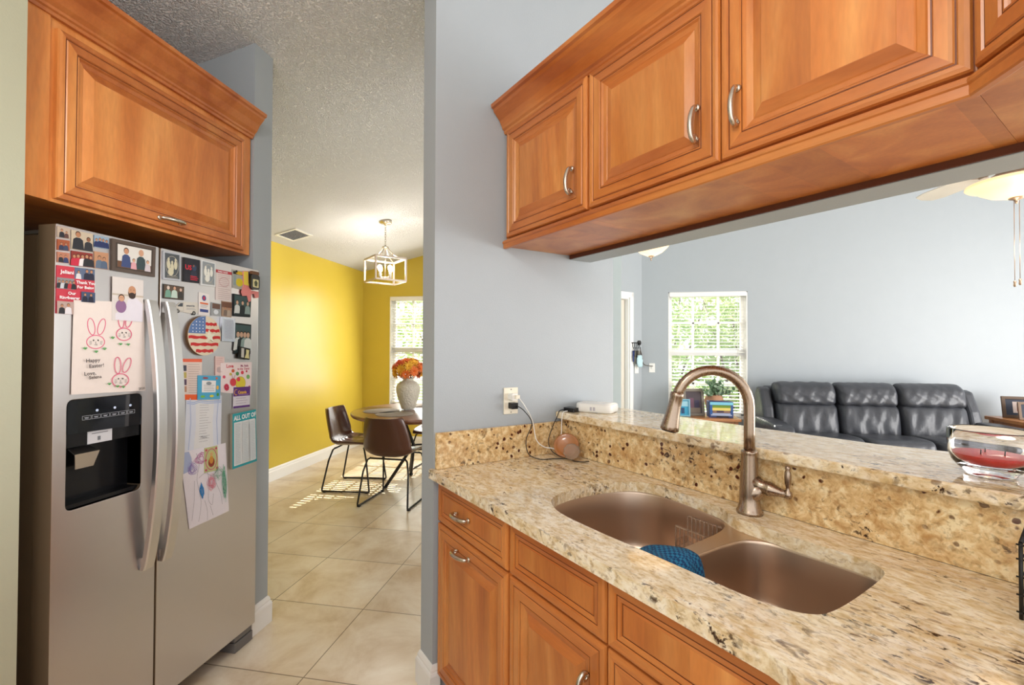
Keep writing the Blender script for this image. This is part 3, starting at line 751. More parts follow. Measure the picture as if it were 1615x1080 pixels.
for u, v in ((.14, .475), (.28, .44), (.39, .47), (.5, .59), (.61, .52), (.72, .515), (.45, .085), (.56, .055), (.64, .045)): sprout(u, v)
HW = cm('#3a3438')
c.text('Happy', .14, .335, .0165, HW, bold=.0002); c.text('Easter!', .18, .275, .0165, HW, bold=.0002); c.text('Love,', .12, .195, .0165, HW, bold=.0002); c.text('Selena', .18, .155, .0150, HW, bold=.0002); c.text('2020', .86, .012, .0115, HW, bold=.0002)
c.done('rabbit_drawing', 'child drawing of three pink rabbits with a hand written Happy Easter greeting', 'drawing')
# man with baby photo
c = Card(Q['man'], .0012, x=XS + .0045); c.base(cm('#d9d3cf')); c.rect(0, 1, .58, .62, cm('#c2b6a6'))
c.poly([(.1, .02), (.98, .0), (.98, .42), (.78, .55), (.5, .52), (.4, .3), (.1, .16)], cm('#dedbe4')); c.ell(.62, .66, .13, .12, cm('#4b342a')); c.ell(.62, .72, .125, .11, cm('#c2906e')); c.ell(.62, .60, .115, .075, cm('#3a2a22'))
c.ell(.27, .33, .17, .15, cm('#8e6a92')); c.ell(.28, .53, .10, .085, cm('#4a3326')); c.ell(.28, .515, .085, .07, cm('#d0a080')); c.ell(.57, .735, .012, .008, BKL); c.ell(.67, .735, .012, .008, BKL); c.ell(.255, .53, .01, .008, BKL); c.ell(.31, .53, .01, .008, BKL)
c.done('photo_print', 'photo print of a bearded man in white holding a baby, over the rabbit drawing', 'photo')
# right door, top row
def skull_frame(key, col, ink, label, rim, name='photo_magnet'):
    c = Card(Q[key], .006); c.base(plain('rim_' + rim.strip('#'), rim, .35, metal=.3)); c.rect(.09, .93, .06, .95, cm(col))
    for k in range(3):
        u = .3 + .2 * k; c.ell(u, .55 - .1 * (k % 2), .1, .16, cm(ink)); c.ell(u, .74 - .1 * (k % 2), .06, .06, cm(ink))
    c.ell(.42, .30, .16, .14, cm(ink)); c.loop(.5, .5, .36, .36, .0012, cm('#c9c2b0')); c.lines(.2, .85, .09, .15, 2, .0012, cm('#b9b09a'))
    return c.done(name, label, 'magnet')
skull_frame('m6', '#4d5358', '#c9c4a8', 'silver edged magnet with pale figures, first in the top row of the right door', '#b9bcc2')
c = Card(Q['m7'], .006); c.base(plain('black_box_side', '#17151a', .4)); c.rect(.05, .97, .04, .97, cm('#23232c')); c.text('US', .07, .52, .026, RED, bold=.0008); c.ell(.65, .62, .14, .14, cm('#31425c')); c.ell(.62, .36, .2, .16, cm('#2c3040'))
c.lines(.4, .92, .12, .26, 3, .003, RED); c.ell(.6, .7, .05, .05, cm('#8a5a44')); c.done('photo_magnet', 'black magnet with red lettering US, second in the top row of the right door', 'magnet')
skull_frame('m8', '#8e979c', '#e6e6dc', 'pale grey magnet with white figures, third in the top row of the right door', '#d9dbdc')
c = Card(Q['m9'], .003); c.base(cm('#2c2622')); c.rect(.03, .97, .05, .95, cm('#5b4a3c')); c.person(.22, .1, .8, '#6f9a88', skin='#d6bfae', hair='#c4c0b8'); c.person(.52, .1, .85, '#b8ccc0', skin='#c89c80'); c.person(.82, .1, .75, '#3b3936', skin='#d0b09c', hair='#9d8f84'); c.done('photo_magnet', 'wide photo magnet of three people below the top row of the right door', 'magnet')
# van
c = Card(Q['van'], .003)
van = [(.02, .22), (.03, .52), (.12, .62), (.26, .92), (.45, 1.0), (.98, .98), (1.0, .2), (.9, .14), (.7, .12)]
x0 = c.x; vs = [(x0,) + tuple(c.P(*p)) for p in van] + [(x0 + .003,) + tuple(c.P(*p)) for p in van]; k = len(van)
c.mb.add(vs, [tuple(range(k)), tuple(range(2 * k - 1, k - 1, -1))] + [(i, (i + 1) % k, k + (i + 1) % k, k + i) for i in range(k)], cm('#cfcabf'))
c.poly([(.13, .6), (.27, .88), (.37, .9), (.36, .6)], cm('#4a4f55')); c.ell(.16, .2, .075, .16, cm('#2a2a2c')); c.ell(.16, .2, .035, .075, cm('#9d9a94')); c.ell(.82, .16, .075, .16, cm('#2a2a2c')); c.ell(.82, .16, .035, .075, cm('#9d9a94'))
c.line([(.38, .94), (.38, .25), (.03, .3)], .001, cm('#8d887c')); c.text('SPRINTER', .5, .62, .009, cm('#5b6570'), bold=.0002); c.lines(.5, .9, .42, .5, 2, .001, cm('#8b93a0')); c.lines(.05, .2, .38, .44, 2, .001, cm('#6a665c'))
c.done('van_magnet', 'cream magnet cut to the shape of a delivery van', 'magnet')
c = Card(Q['m11'], .002); c.base(cm('#e2ddda')); c.ell(.5, .78, .2, .13, cm('#2f4f8c')); c.ell(.5, .78, .09, .08, RED); c.rect(.12, .9, .50, .57, cm('#d9683a')); c.lines(.15, .9, .36, .46, 3, .0012, cm('#8c8a90')); c.rect(.12, .9, .14, .27, cm('#3a4a86')); c.done('business_card', 'white business card with a blue and red emblem right of the van magnet', 'card')
c = Card(Q['m12'], .0015); c.base(cm('#dcd0cc')); c.rect(0, 1, .90, 1, cm('#b73a44')); c.text('FAMILY RULES', .12, .925, .0085, PAPW, bold=.0002); c.lines(.12, .92, .46, .84, 7, .0012, cm('#b48a8c')); c.lines(.12, .92, .06, .38, 6, .0012, cm('#a9908f')); c.loop(.5, .62, .3, .15, .0012, cm('#b56a70')); c.done('photo_card', 'tall pale card with a red band and fine print near the right edge', 'card')
c = Card(Q['m13'], .002); c.base(cm('#9ba0a2')); c.rect(.1, .9, .55, .95, cm('#6b5146')); c.ell(.5, .3, .25, .18, cm('#cfd6dc')); c.done('photo_magnet', 'small grey photo print under the tall card with the red band', 'magnet')
c = Card(Q['m13b'], .002); c.base(cm('#a88a72')); c.rect(0, 1, .6, .95, cm('#6e4a38')); c.person(.35, .05, .6, '#7a6a60'); c.person(.7, .05, .6, '#b0a090'); c.done('photo_magnet', 'small brown photo print beside the black framed magnets', 'magnet')
c = Card(Q['m14'], .012); c.base(plain('silver_tin', '#c3c9d2', .25, metal=.7)); c.rect(.12, .88, .1, .92, cm('#b4bcc8', .3)); c.lines(.2, .8, .15, .85, 12, .0009, cm('#8f98a6')); c.done('magnet_tin', 'raised silver grey tin magnet beside the black framed magnets', 'magnet')
def dark_frame(key, label, n):
    c = Card(Q[key], .005); c.base(cm('#14181a')); c.rect(.05, .95, .05, .95, cm('#3b5354'))
    for k in range(n): c.person(.2 + .6 * k / max(1, n - 1), .12, .62, ['#d2d8d6', '#20282a', '#8ba09c'][k % 3], skin='#c7a58c')
    c.rect(.05, .95, .05, .14, cm('#1d2a2c')); c.done('photo_magnet', label, 'magnet')
dark_frame('m15', 'black framed photo magnet by the right door edge, upper one of two', 3)
dark_frame('m15b', 'black framed photo magnet by the right door edge, lower one of two', 4)
c = Card(Q['m15c'], .008, x=XS + .0066); c.base(cm('#15140f')); c.rect(.16, .42, .1, .9, cm('#c4c2ba')); c.poly([(.5, .1), (.95, .1), (.88, .5), (.9, .85), (.6, .85), (.62, .5)], cm('#d8cf96')); c.done('clip_magnet', 'little black magnet with a cream dress shape over the lower framed magnet', 'magnet')
c = Card(Q['m16'], .004); c.base(cm('#a9a9a0')); c.rect(.0, 1, .76, .92, cm('#2a241a')); c.ell(.6, .86, .35, .1, cm('#d8b21c')); c.ell(.62, .35, .36, .22, cm('#d6c224')); c.rect(.05, .3, .15, .7, cm('#8fa0a0')); c.ell(.3, .92, .1, .07, BKL); c.done('photo_magnet', 'yellow and black magnet at the top right of the right door', 'magnet')
# state map magnet
m = MB(); fl_pts = [(1.853, 1.752), (1.886, 1.757), (1.888, 1.70), (1.905, 1.668), (1.953, 1.668), (1.955, 1.640), (1.935, 1.635), (1.925, 1.655), (1.906, 1.650), (1.903, 1.618), (1.890, 1.612), (1.880, 1.640), (1.852, 1.636), (1.845, 1.655), (1.856, 1.685)]
x0 = XS + .0044; ymid = 1.69
up_ = [p for p in fl_pts]
m.prism(fl_pts, x0, x0 + .003, cm('#e38a86'), axis='x')
m.prism([(1.856, 1.750), (1.884, 1.754), (1.886, 1.702), (1.893, 1.688), (1.858, 1.690)], x0 + .003, x0 + .0034, cm('#e8d04a'), axis='x')
tag(m.build('map_magnet', loc=(x0, 1.9, 1.68)), 'yellow and coral magnet cut like a map outline at the right door top', 'magnet')
# jar magnet
m = MB(); cy, x0 = 1.917, XS + .008
m.prism(rrect(1.890, 1.945, 1.674, 1.744, .012), x0, x0 + .012, cm('#1a1a18', .25), axis='x'); m.prism(rrect(1.893, 1.942, 1.744, 1.760, .005), x0, x0 + .011, cm('#6e4a30'), axis='x')
m.prism(rrect(1.900, 1.937, 1.684, 1.722, .004), x0 + .012, x0 + .0125, cm('#d8cf9c'), axis='x'); m.prism([(1.912, 1.69), (1.926, 1.69), (1.930, 1.708), (1.919, 1.718), (1.908, 1.708)], x0 + .0125, x0 + .0128, cm('#4a5038'), axis='x')
m.box(XS, x0, 1.905, 1.93, 1.72, 1.75, BLACK)
tag(m.build('jar_magnet', loc=(x0, cy, 1.715)), 'black jar shaped magnet with a cream label in the top right corner', 'magnet')
# round flag plaque
fo = thing('flag_plaque', 'round wooden plaque painted like an American flag with a white star', 'plaque', (XS, 1.642, 1.447))
m = MB(); cy, cz, ry, rz = 1.642, 1.447, .082, .082; x0 = XS
disc = [(cy + ry * math.cos(R(a)), cz + rz * math.sin(R(a))) for a in range(0, 360, 8)]
m.prism(disc, x0, x0 + .012, cm('#d9cdb4'), axis='x', side=cm('#6b4a2c'))
def clip_band(z0, z1, y_min=-1, wav=.0018):
    pts = []
    for i in range(13):
        zz = z0; h = math.sqrt(max(0, 1 - ((max(abs(z0 - cz), abs(z1 - cz))) / rz) ** 2)) * ry * .97; a = max(cy - h, y_min); pts.append((a + (cy + h - a) * i / 12, z0 + wav * math.sin(i * 1.9)))
    for i in range(13): pts.append((a + (cy + h - a) * (12 - i) / 12, z1 + wav * math.sin(i * 1.3)))
    return pts
for k, (z0, ym) in enumerate(((1.490, 1.645), (1.463, 1.645), (1.434, 0), (1.405, 0), (1.378, 0))):
    m.prism(clip_band(z0, z0 + .012, ym), x0 + .012, x0 + .0124, cm('#c02a2c'), axis='x')
can = [(cy - math.sqrt(max(0, 1 - ((z - cz) / rz) ** 2)) * ry * .98, z) for z in (1.456, 1.466, 1.476, 1.486, 1.496, 1.506, 1.516, 1.524)] + [(1.644, 1.5285), (1.644, 1.456)]
m.prism(can, x0 + .012, x0 + .0126, cm('#5b78a8'), axis='x')
for i in range(5):
    for j in range(4):
        y, z = 1.583 + j * .016, 1.463 + i * .0135
        if (y - cy) ** 2 + (z - cz) ** 2 < .074 ** 2: m.lathe([(.0025, 0), (.0025, .0004)], cm('#e6e8ee'), c=(x0 + .0126, y, z), axis='x', seg=6)
m.build('disc', fo)
m = MB(); st = []
for i in range(10):
    a = R(90 + 36 * i + 6); r = .028 if i % 2 == 0 else .011; st.append((1.662 + r * math.cos(a), 1.443 + r * math.sin(a)))
m.prism(st, x0 + .012, x0 + .018, cm('#dfe0cc'), axis='x'); m.build('star', fo, bevel=.001)
# lower notes
c = Card(Q['orange'], .001); c.base(cm('#e0cfc6')); c.rect(0, 1, .92, 1, cm('#e8694a')); c.rect(0, 1, 0, .13, cm('#e8602c'))
for k, col in enumerate(('#4a4a58', '#c0b060', '#5b4860', '#b98a70')): c.rect(0, .26, .70 - .17 * k, .84 - .17 * k, cm(col))
c.lines(.33, .95, .18, .86, 13, .0013, cm('#a08c84')); c.done('menu_flyer', 'flyer with orange bands and fine print beside the refrigerator handle', 'flyer')
c = Card(Q['m21'], .001); c.base(cm('#e3c9c4')); c.rect(0, .06, 0, 1, cm('#6b3a36')); c.lines(.15, .9, .6, .9, 4, .0012, cm('#c07070')); c.ell(.5, .3, .3, .16, cm('#c8b8b8')); c.lines(.2, .85, .2, .4, 4, .0012, cm('#a06868')); c.done('note_card', 'narrow pink note card left of the valentine drawing', 'card')
c = Card(Q['love'], .001, x=XS + .0012); c.base(cm('#ecdcdc')); c.text('Love', .17, .83, .021, RED, bold=.0007); c.text('Ms. Bella', .62, .86, .0135, cm('#a03a6a'), bold=.0004); c.text('to the  David', .52, .76, .0135, cm('#c04a66'), bold=.0004)
for u, v, r, col in ((.38, .73, .05, '#c85a30'), (.52, .64, .055, '#5a9a58'), (.68, .68, .05, '#d83a50'), (.88, .55, .06, '#7ab068'), (.1, .52, .045, '#d84a66'), (.82, .72, .03, '#c83a50'), (.3, .62, .04, '#c8b048'), (.93, .25, .03, '#d84a66')): c.ell(u, v, r, r * 1.15, cm(col))
c.ell(.62, .35, .17, .2, cm('#dccb3c')); c.loop(.62, .35, .17, .2, .001, cm('#7a6a20')); c.ell(.55, .46, .06, .07, cm('#d83a4a')); c.ell(.38, .36, .1, .13, cm('#d2404c')); c.line([(.36, .48), (.33, .62)], .0018, cm('#7a2a2c')); c.line([(.4, .48), (.44, .6)], .0018, cm('#7a2a2c'))
for a in range(0, 360, 45): c.ell(.17 + .045 * math.cos(R(a)), .18 + .07 * math.sin(R(a)), .035, .05, cm('#c0304e'))
c.done('valentine_drawing', 'colourful drawing headed Love with hearts and a yellow figure', 'drawing')
c = Card(Q['purple'], .0015, x=XS + .0028); c.base(cm('#d8d4de')); c.rect(0, 1, .56, 1, cm('#5b2a7c')); c.loop(.16, .76, .1, .13, .003, cm('#e0a83a'), a0=60, a1=300); c.text('Catania', .26, .68, .0190, cm('#e6b23c'), bold=.0006, wscale=.9); c.line([(.3, .63), (.9, .63)], .0015, cm('#c8a0d8')); c.lines(.15, .9, .22, .46, 3, .0014, cm('#8c7a9c')); c.rect(0, 1, 0, .10, cm('#5b2a7c')); c.done('business_card', 'white card with a purple header and gold crescent below the valentine drawing', 'card')
c = Card(Q['scroll'], .0008); c.base(cm('#d5dbe8')); c.poly([(.24, .02), (.78, .02), (.74, .5), (.78, .94), (.24, .97), (.28, .5)], cm('#dedfe0'))
for v in (.86, .89): c.line([(.02, v), (.2, v - .02), (.34, v + .01), (.6, v - .01), (.98, v)], .003, cm('#9cb2dc'))
c.line([(.1, .02), (.14, .5), (.1, .95)], .004, cm('#b4c2e0')); c.line([(.9, .02), (.86, .5), (.9, .95)], .004, cm('#b4c2e0'))
c.lines(.36, .70, .14, .82, 15, .0012, cm('#9a9aa0'), .45); c.text('Menu', .4, .2, .014, cm('#7a7a84')); c.done('recipe_paper', 'pale blue edged printed sheet hanging under the blue magnet', 'paper')
c = Card(Q['blue'], .004, x=XS + .0028); c.base(cm('#4fa6cc')); c.rect(.16, .78, .3, .8, cm('#e6e6e6')); c.lines(.24, .72, .38, .6, 4, .0012, cm('#6a7078')); c.ell(.46, .68, .12, .07, cm('#8c9298')); c.ell(.86, .5, .06, .09, cm('#e0b04a')); c.ell(.2, .13, .1, .05, cm('#7ac04a')); c.ell(.6, .14, .1, .05, cm('#d8d040')); c.ell(.88, .2, .06, .07, cm('#4a9a48')); c.ell(.3, .9, .12, .04, cm('#a04a50')); c.ell(.8, .9, .05, .05, cm('#d86a4a')); c.done('photo_magnet', 'bright blue square magnet over the printed sheet', 'magnet')
# colour pencil drawing
c = Card(Q['draw'], .0006, x=XS + .001); c.base(cm('#e6e2ea'))
c.poly([(.0, .72), (.2, .74), (.22, .9), (.18, .99), (.0, .99)], cm('#a9b6d6')); rnd = random.Random(3)
def scrib(cu, cv, ru, rv, col, n=8, wd=.0011):
    for i in range(n):
        a = rnd.random() * 6.28; pts = []
        for k in range(7): a += .9 + rnd.random(); pts.append((cu + ru * math.cos(a) * rnd.random(), cv + rv * math.sin(a) * (.3 + .7 * rnd.random())))
        c.line([tuple(p) for p in smoothpath([(p[0], p[1], 0) for p in pts], 4)] if False else [(p.x, p.y) for p in smoothpath([(q[0], q[1], 0) for q in pts], 4)], wd, cm(col))
scrib(.42, .86, .2, .09, '#c07aa8'); scrib(.2, .76, .14, .1, '#9a86c4', 6); scrib(.36, .44, .05, .12, '#3a86c8', 10, .002); scrib(.60, .5, .14, .13, '#e0889a', 9); scrib(.9, .42, .07, .3, '#5aa888', 8); scrib(.75, .6, .14, .1, '#8ab49c', 5)
for pts in ([(.3, .95), (.34, .8), (.26, .6), (.3, .3), (.2, .05)], [(.5, .7), (.52, .5), (.47, .3), (.55, .2), (.6, .35)], [(.62, .62), (.7, .45), (.78, .3), (.8, .15)], [(.2, .6), (.15, .35), (.05, .1)], [(.38, .3), (.42, .15), (.4, .02)], [(.5, .2), (.55, .05)], [(.3, .62), (.45, .66), (.6, .6), (.75, .66)]):
    c.line([(p.x, p.y) for p in smoothpath([(q[0], q[1], 0) for q in pts], 5)], .0013, cm('#8a8690'))
c.done('pencil_drawing', 'tilted white child drawing in coloured pencil hanging lowest on the right door', 'drawing')
c = Card(Q['saint'], .002, x=XS + .0022); c.base(cm('#b9bf86')); c.loop(.5, .5, .42, .42, .004, cm('#c0607a')); c.ell(.5, .38, .24, .2, cm('#8a3a28')); c.ell(.5, .48, .15, .16, cm('#c88a3a')); c.ell(.5, .70, .09, .07, cm('#d0a070')); c.loop(.5, .7, .14, .1, .0012, cm('#e6c84a'))
for u, v in ((.12, .9), (.88, .9), (.1, .1), (.9, .1), (.08, .5)): c.ell(u, v, .08, .05, cm('#c8506a'))
c.done('prayer_card', 'small floral card with a robed figure pinned over the pencil drawing', 'card')
c = Card(Q['pad'], .014); c.base(cm('#2aa0aa'), side=cm('#8a8272')); c.rect(.03, .97, .02, .985, TEAL); c.rect(.06, .94, .045, .835, cm('#e2e6e6')); c.text('ALL OUT OF', .055, .872, .0285, PAPW, bold=.0010, wscale=.84)
for k in range(3):
    c.rect(.09 + .29 * k, .33 + .29 * k, .06, .82, cm('#d2d9dc')); c.lines(.12 + .29 * k, .31 + .29 * k, .09, .79, 24, .0009, cm('#98a4ae'), .4)
c.done('shopping_pad', 'teal magnetic notepad headed ALL OUT OF near the right door edge', 'notepad')

# ================================================================== peninsula base cabinets
def wu(n): return -1.6945 + (n - .770) * .0569     # u of the end wall face at depth n
NF = 0.800
cab = thing('base_cabinet', 'narrow maple base cabinet with one drawer and a pull-out door by the wall end', 'cabinet', (-1.43, .8, 0), FP)
m = MB(FP); m.prism([(wu(NF) + .004, NF), (-1.1715, NF), (-1.1715, 1.395), (wu(1.395) + .004, 1.395)], .10, .64, WOOD); m.prism([(wu(NF) + .004, NF), (-1.1715, NF), (-1.1715, .845), (-1.235, .845), (-1.235, 1.395), (wu(1.395) + .004, 1.395)], .6405, .877, WOOD); m.prism([(wu(.87) + .006, .87), (-1.1715, .87), (-1.1715, 1.39), (wu(1.39) + .006, 1.39)], 0, .10, WOODDK); m.build('body', cab)
cab_front('drawer_front', cab, FP, (-1.677, NF, 0), (1, 0, 0), (0, -1, 0), .500, .712, .868, DRAWP, (.208, .790, 'h', -1))
cab_front('door', cab, FP, (-1.677, NF, 0), (1, 0, 0), (0, -1, 0), .500, .105, .704, DOORP, (.212, .655, 'h', -1))
cab = thing('sink_cabinet', 'wide maple sink base cabinet with two false drawer fronts and two doors', 'cabinet', (-.76, .8, 0), FP)
m = MB(FP)
m.box(-1.1705, -.345, NF, .845, .10, .877, WOOD); m.box(-1.1705, -1.155, .8455, 1.395, .10, .64, WOOD); m.box(-1.1545, -.345, 1.387, 1.395, .10, .877, WOOD); m.box(-1.1545, -.345, .8455, 1.3865, .10, .118, WOOD); m.box(-1.1705, -.345, .87, 1.39, 0, .0995, WOODDK)
m.build('body', cab)
cab_front('false_drawer_front', cab, FP, (-1.163, NF, 0), (1, 0, 0), (0, -1, 0), .4015, .712, .868, DRAWP)
cab_front('false_drawer_front', cab, FP, (-.7555, NF, 0), (1, 0, 0), (0, -1, 0), .402, .712, .868, DRAWP)
cab_front('door', cab, FP, (-1.163, NF, 0), (1, 0, 0), (0, -1, 0), .4015, .105, .704, DOORP, (.345, .570, 'v', 1))
cab_front('door', cab, FP, (-.7555, NF, 0), (1, 0, 0), (0, -1, 0), .402, .105, .704, DOORP, (.055, .570, 'v', 1))
# diagonal corner base
cab = thing('corner_cabinet', 'maple corner base cabinet set diagonally right of the sink cabinet', 'cabinet', (.1, .8, 0), FP)
m = MB(FP); m.prism([(-.3435, .800), (.155, .302), (.78, .302), (.78, 1.395), (-.3435, 1.395)], .10, .877, WOOD); m.build('body', cab)
q = 2 ** -.5
cab_front('door', cab, FP, (-.3435 + .03 * q, .800 - .03 * q, 0), (q, -q, 0), (-q, -q, 0), .64, .105, .868, DOORP, (.06, .70, 'v', 1))
cab = thing('base_cabinet', 'maple base cabinet of the counter leg on the camera side of the corner', 'cabinet', (.4, -.4, 0), FP)
m = MB(FP); m.box(.155, .78, -1.1, .300, .10, .877, WOOD); m.build('body', cab)
for k in range(2):
    cab_front('door', cab, FP, (.155, .295 - .695 * k, 0), (0, -1, 0), (-1, 0, 0), .68, .105, .704, DOORP); cab_front('drawer_front', cab, FP, (.155, .295 - .695 * k, 0), (0, -1, 0), (-1, 0, 0), .68, .712, .868, DRAWP)

# ------------------------------------------------------------------ countertop with sink cut-out
CUT = [(-1.125, .915), (-1.165, .965), (-1.185, 1.05), (-1.178, 1.18), (-1.138, 1.297), (-1.062, 1.340), (-.985, 1.342), (-.907, 1.334), (-.805, 1.318), (-.757, 1.290), (-.712, 1.272), (-.654, 1.270), (-.543, 1.268), (-.464, 1.270), (-.405, 1.266), (-.373, 1.240), (-.364, 1.19), (-.364, 1.05), (-.371, .965), (-.388, .928), (-.430, .902), (-.494, .890), (-.60, .886), (-.72, .882), (-.885, .874), (-1.037, .878)]
CUTS = [(p.x, p.y) for p in smoothclosed([(a, b, 0) for a, b in CUT], 4)]
ct = thing('countertop', 'cream and gold granite worktop with a sink cut-out along the peninsula', 'countertop', (-.9, 1.1, .88), FP)
def edge_round(poly):   # front edge with eased top is given by the bevel
    return poly
outer = [(wu(.752) - .005, .752), (-.375, .752)] + [(p.x, p.y) for p in smoothpath([(-.345, .745, 0), (-.32, .725, 0), (-.29, .69, 0)], 4)] + [(.10, .29), (.115, .25), (.115, -1.1), (.80, -1.1), (.80, 1.402), (wu(1.402) + .001, 1.402), (wu(.772) + .001, .772), (wu(.765) - .012, .768)]
m = MB(FP); m.prism(outer, .879, .914, GRAN, holes=[CUTS[::-1]]); m.build('slab', ct, bevel=.006, bseg=3)
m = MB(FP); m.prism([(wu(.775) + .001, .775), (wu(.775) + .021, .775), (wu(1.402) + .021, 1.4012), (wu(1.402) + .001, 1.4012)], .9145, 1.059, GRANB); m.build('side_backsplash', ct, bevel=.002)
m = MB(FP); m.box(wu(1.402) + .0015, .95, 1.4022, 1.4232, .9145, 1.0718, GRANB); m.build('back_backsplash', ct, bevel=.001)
m = MB(FP); m.prism([(wu(1.372) + .002, 1.372), (1.0, 1.372), (1.0, 1.80), (-.38, 1.80), (-.55, 1.745), (-.9, 1.728), (wu(1.725) + .002, 1.725)], 1.073, 1.105, GRAN); bar = m.build('bar_top', bevel=.006, bseg=3, loc=(-.9, 1.55, 1.073))
tag(bar, 'raised glossy granite bar top running behind the sink toward the living room', 'countertop')

# ------------------------------------------------------------------ sink
sk = thing('sink', 'undermount stainless steel sink with two bowls of unequal size', 'sink', (-.8, 1.1, .70), FP)
Lb = [(-1.135, .905), (-1.175, .955), (-1.196, 1.05), (-1.190, 1.18), (-1.150, 1.300), (-1.065, 1.350), (-.985, 1.352), (-.907, 1.345), (-.82, 1.326), (-.772, 1.29), (-.748, 1.225), (-.742, 1.12), (-.742, .98), (-.752, .905), (-.79, .868), (-.885, .862), (-1.04, .866)]
Rb = [(-.694, .94), (-.694, 1.05), (-.690, 1.16), (-.672, 1.235), (-.625, 1.268), (-.543, 1.276), (-.464, 1.279), (-.400, 1.276), (-.364, 1.25), (-.353, 1.19), (-.353, 1.05), (-.360, .96), (-.378, .918), (-.425, .892), (-.494, .880), (-.60, .876), (-.665, .888)]
def bowl(pts, name, zb):
    P = [(p.x, p.y) for p in smoothclosed([(a, b, 0) for a, b in pts], 5)]
    cx = sum(p[0] for p in P) / len(P); cy = sum(p[1] for p in P) / len(P)
    m = MB(FP); lv = [(1.016, .8780), (1.008, .8788), (1.0, .8765), (.992, .870), (.975, .80), (.962, zb + .045), (.945, zb + .02), (.91, zb + .006), (.84, zb + .001), (.5, zb - .001), (.12, zb - .003)]
    m.loft([[(cx + (x - cx) * s, cy + (y - cy) * s, z) for x, y in P] for s, z in lv], SINKM, cap1=True)
    b = m.build(name, sk, solid=0)
    d = MB(FP); d.lathe([(.056, zb + .002), (.052, zb + .004), (.045, zb + .0035), (.040, zb - .0005), (.012, zb - .0005), (.010, zb + .006), (.004, zb + .007), (0.0001, zb + .007)], NICKEL, c=(cx, cy, 0)); d.build('drain', b)
    return P
PL = bowl(Lb, 'left_bowl', .665); PR = bowl(Rb, 'right_bowl', .705)
rim = [(-1.23, .850), (-.3455, .850), (-.3455, 1.30), (-.60, 1.30), (-.79, 1.37), (-1.22, 1.37)]
m = MB(FP)
def scaled(P, s):
    cx = sum(p[0] for p in P) / len(P); cy = sum(p[1] for p in P) / len(P); return [(cx + (x - cx) * s, cy + (y - cy) * s) for x, y in P]
m.prism([(-.758, .868), (-.680, .868), (-.680, 1.25), (-.700, 1.30), (-.758, 1.31)], .868, .8745, SINKM) if False else None
m.prism(rim, .8772, .8787, SINKM, holes=[scaled(PL, 1.005)[::-1], scaled(PR, 1.005)[::-1]]); m.build('rim', sk)
# caddy clipped to the left bowl's back wall
cd = thing('sink_caddy', 'clear plastic sponge holder stuck to the back wall of the left sink bowl', 'sponge holder', (-.86, 1.30, .80), FP)
CLR = plain('clear_plastic', '#e8d8c8', .12, trans=.85, var=.01, ior=1.3)
m = MB(FP)
for z in (.862, .80): m.box(-.905, -.785, 1.300, 1.304, z - .004, z, CLR); m.box(-.905, -.785, 1.238, 1.242, z - .022, z - .018, CLR)
for k in range(9):
    u = -.905 + .0145 * k; m.box(u, u + .003, 1.238, 1.242, .778, .842, CLR)
    if k < 8: m.box(u, u + .003, 1.300, 1.304, .80, .862, CLR)
m.box(-.905, -.785, 1.238, 1.304, .776, .779, CLR); m.box(-.905, -.902, 1.238, 1.304, .776, .80, CLR); m.box(-.789, -.785, 1.238, 1.304, .776, .80, CLR); m.build('basket', cd)
# dish cloth
def knit():
    m, nt, b = new_mat('blue_knit'); L = nt.links; N = nt.nodes
    tc = N.new('ShaderNodeTexCoord'); wv = N.new('ShaderNodeTexChecker'); wv.inputs['Scale'].default_value = 130
    wv.inputs['Color1'].default_value = lin('#0c3a66'); wv.inputs['Color2'].default_value = lin('#1f7096'); L.new(tc.outputs['Object'], wv.inputs['Vector']); L.new(wv.outputs['Color'], b.inputs['Base Color'])
    bp = N.new('ShaderNodeBump'); bp.inputs['Distance'].default_value = .003; L.new(wv.outputs['Fac'], bp.inputs['Height']); L.new(bp.outputs['Normal'], b.inputs['Normal']); b.inputs['Roughness'].default_value = .9; return m
KN = knit(); m = MB(FP); rows = []
path = [(-.815, .835), (-.802, .858), (-.780, .878), (-.752, .889), (-.718, .894), (-.690, .892), (-.668, .876), (-.660, .845), (-.657, .805), (-.655, .760)]
path = smoothpath([(a, 0, b) for a, b in path], 4)
for i, p in enumerate(path):
    row = []
    for k in range(13):
        n = .866 + (.075 + .085 * min(1, i / (len(path) * .62))) * k / 12; row.append((p.x + .003 * math.sin(k * .9 + i * .3) - .010 * (k / 12), n, p.z + .0025 * math.sin(k * 1.1 + i * .25) + .003 - (.016 if i > len(path) * .7 else .0) * (1 - k / 12) * ((i - len(path) * .7) / 12)))
    rows.append(row)
m.loft(rows, KN, closed=False); tag(m.build('dish_cloth', loc=(-.72, .93, .88), solid=.006), 'blue knitted dish cloth draped over the divider of the sink', 'cloth')

# ------------------------------------------------------------------ faucet
fc = thing('faucet', 'brushed nickel pull-down gooseneck kitchen faucet behind the sink', 'faucet', (-.745, 1.352, .914), FP)
bx, by = -.727, 1.347
m = MB(FP); m.lathe([(.036, .9145), (.036, .922), (.032, .926), (.0315, .934), (.029, .938), (.028, .965), (.0265, 1.0), (.0240, 1.04), (.0225, 1.085), (.0225, 1.09), (.0235, 1.094), (.0225, 1.098), (.018, 1.101)], NICKEL, c=(bx, by, 0)); m.build('base', fc)
sdir = Vector((-.66, -.75, 0)).normalized()     # spout leans over the left bowl
def sp(d, z): return (bx + sdir.x * d, by + sdir.y * d, z)
pth = [sp(0, 1.09), sp(0, 1.15), sp(0, 1.20)] + [sp(.106 - .106 * math.cos(R(a)), 1.228 + .108 * math.sin(R(a))) for a in range(0, 166, 11)]
m = MB(FP); m.tube(pth, .0155, NICKEL, 18); m.build('spout', fc)
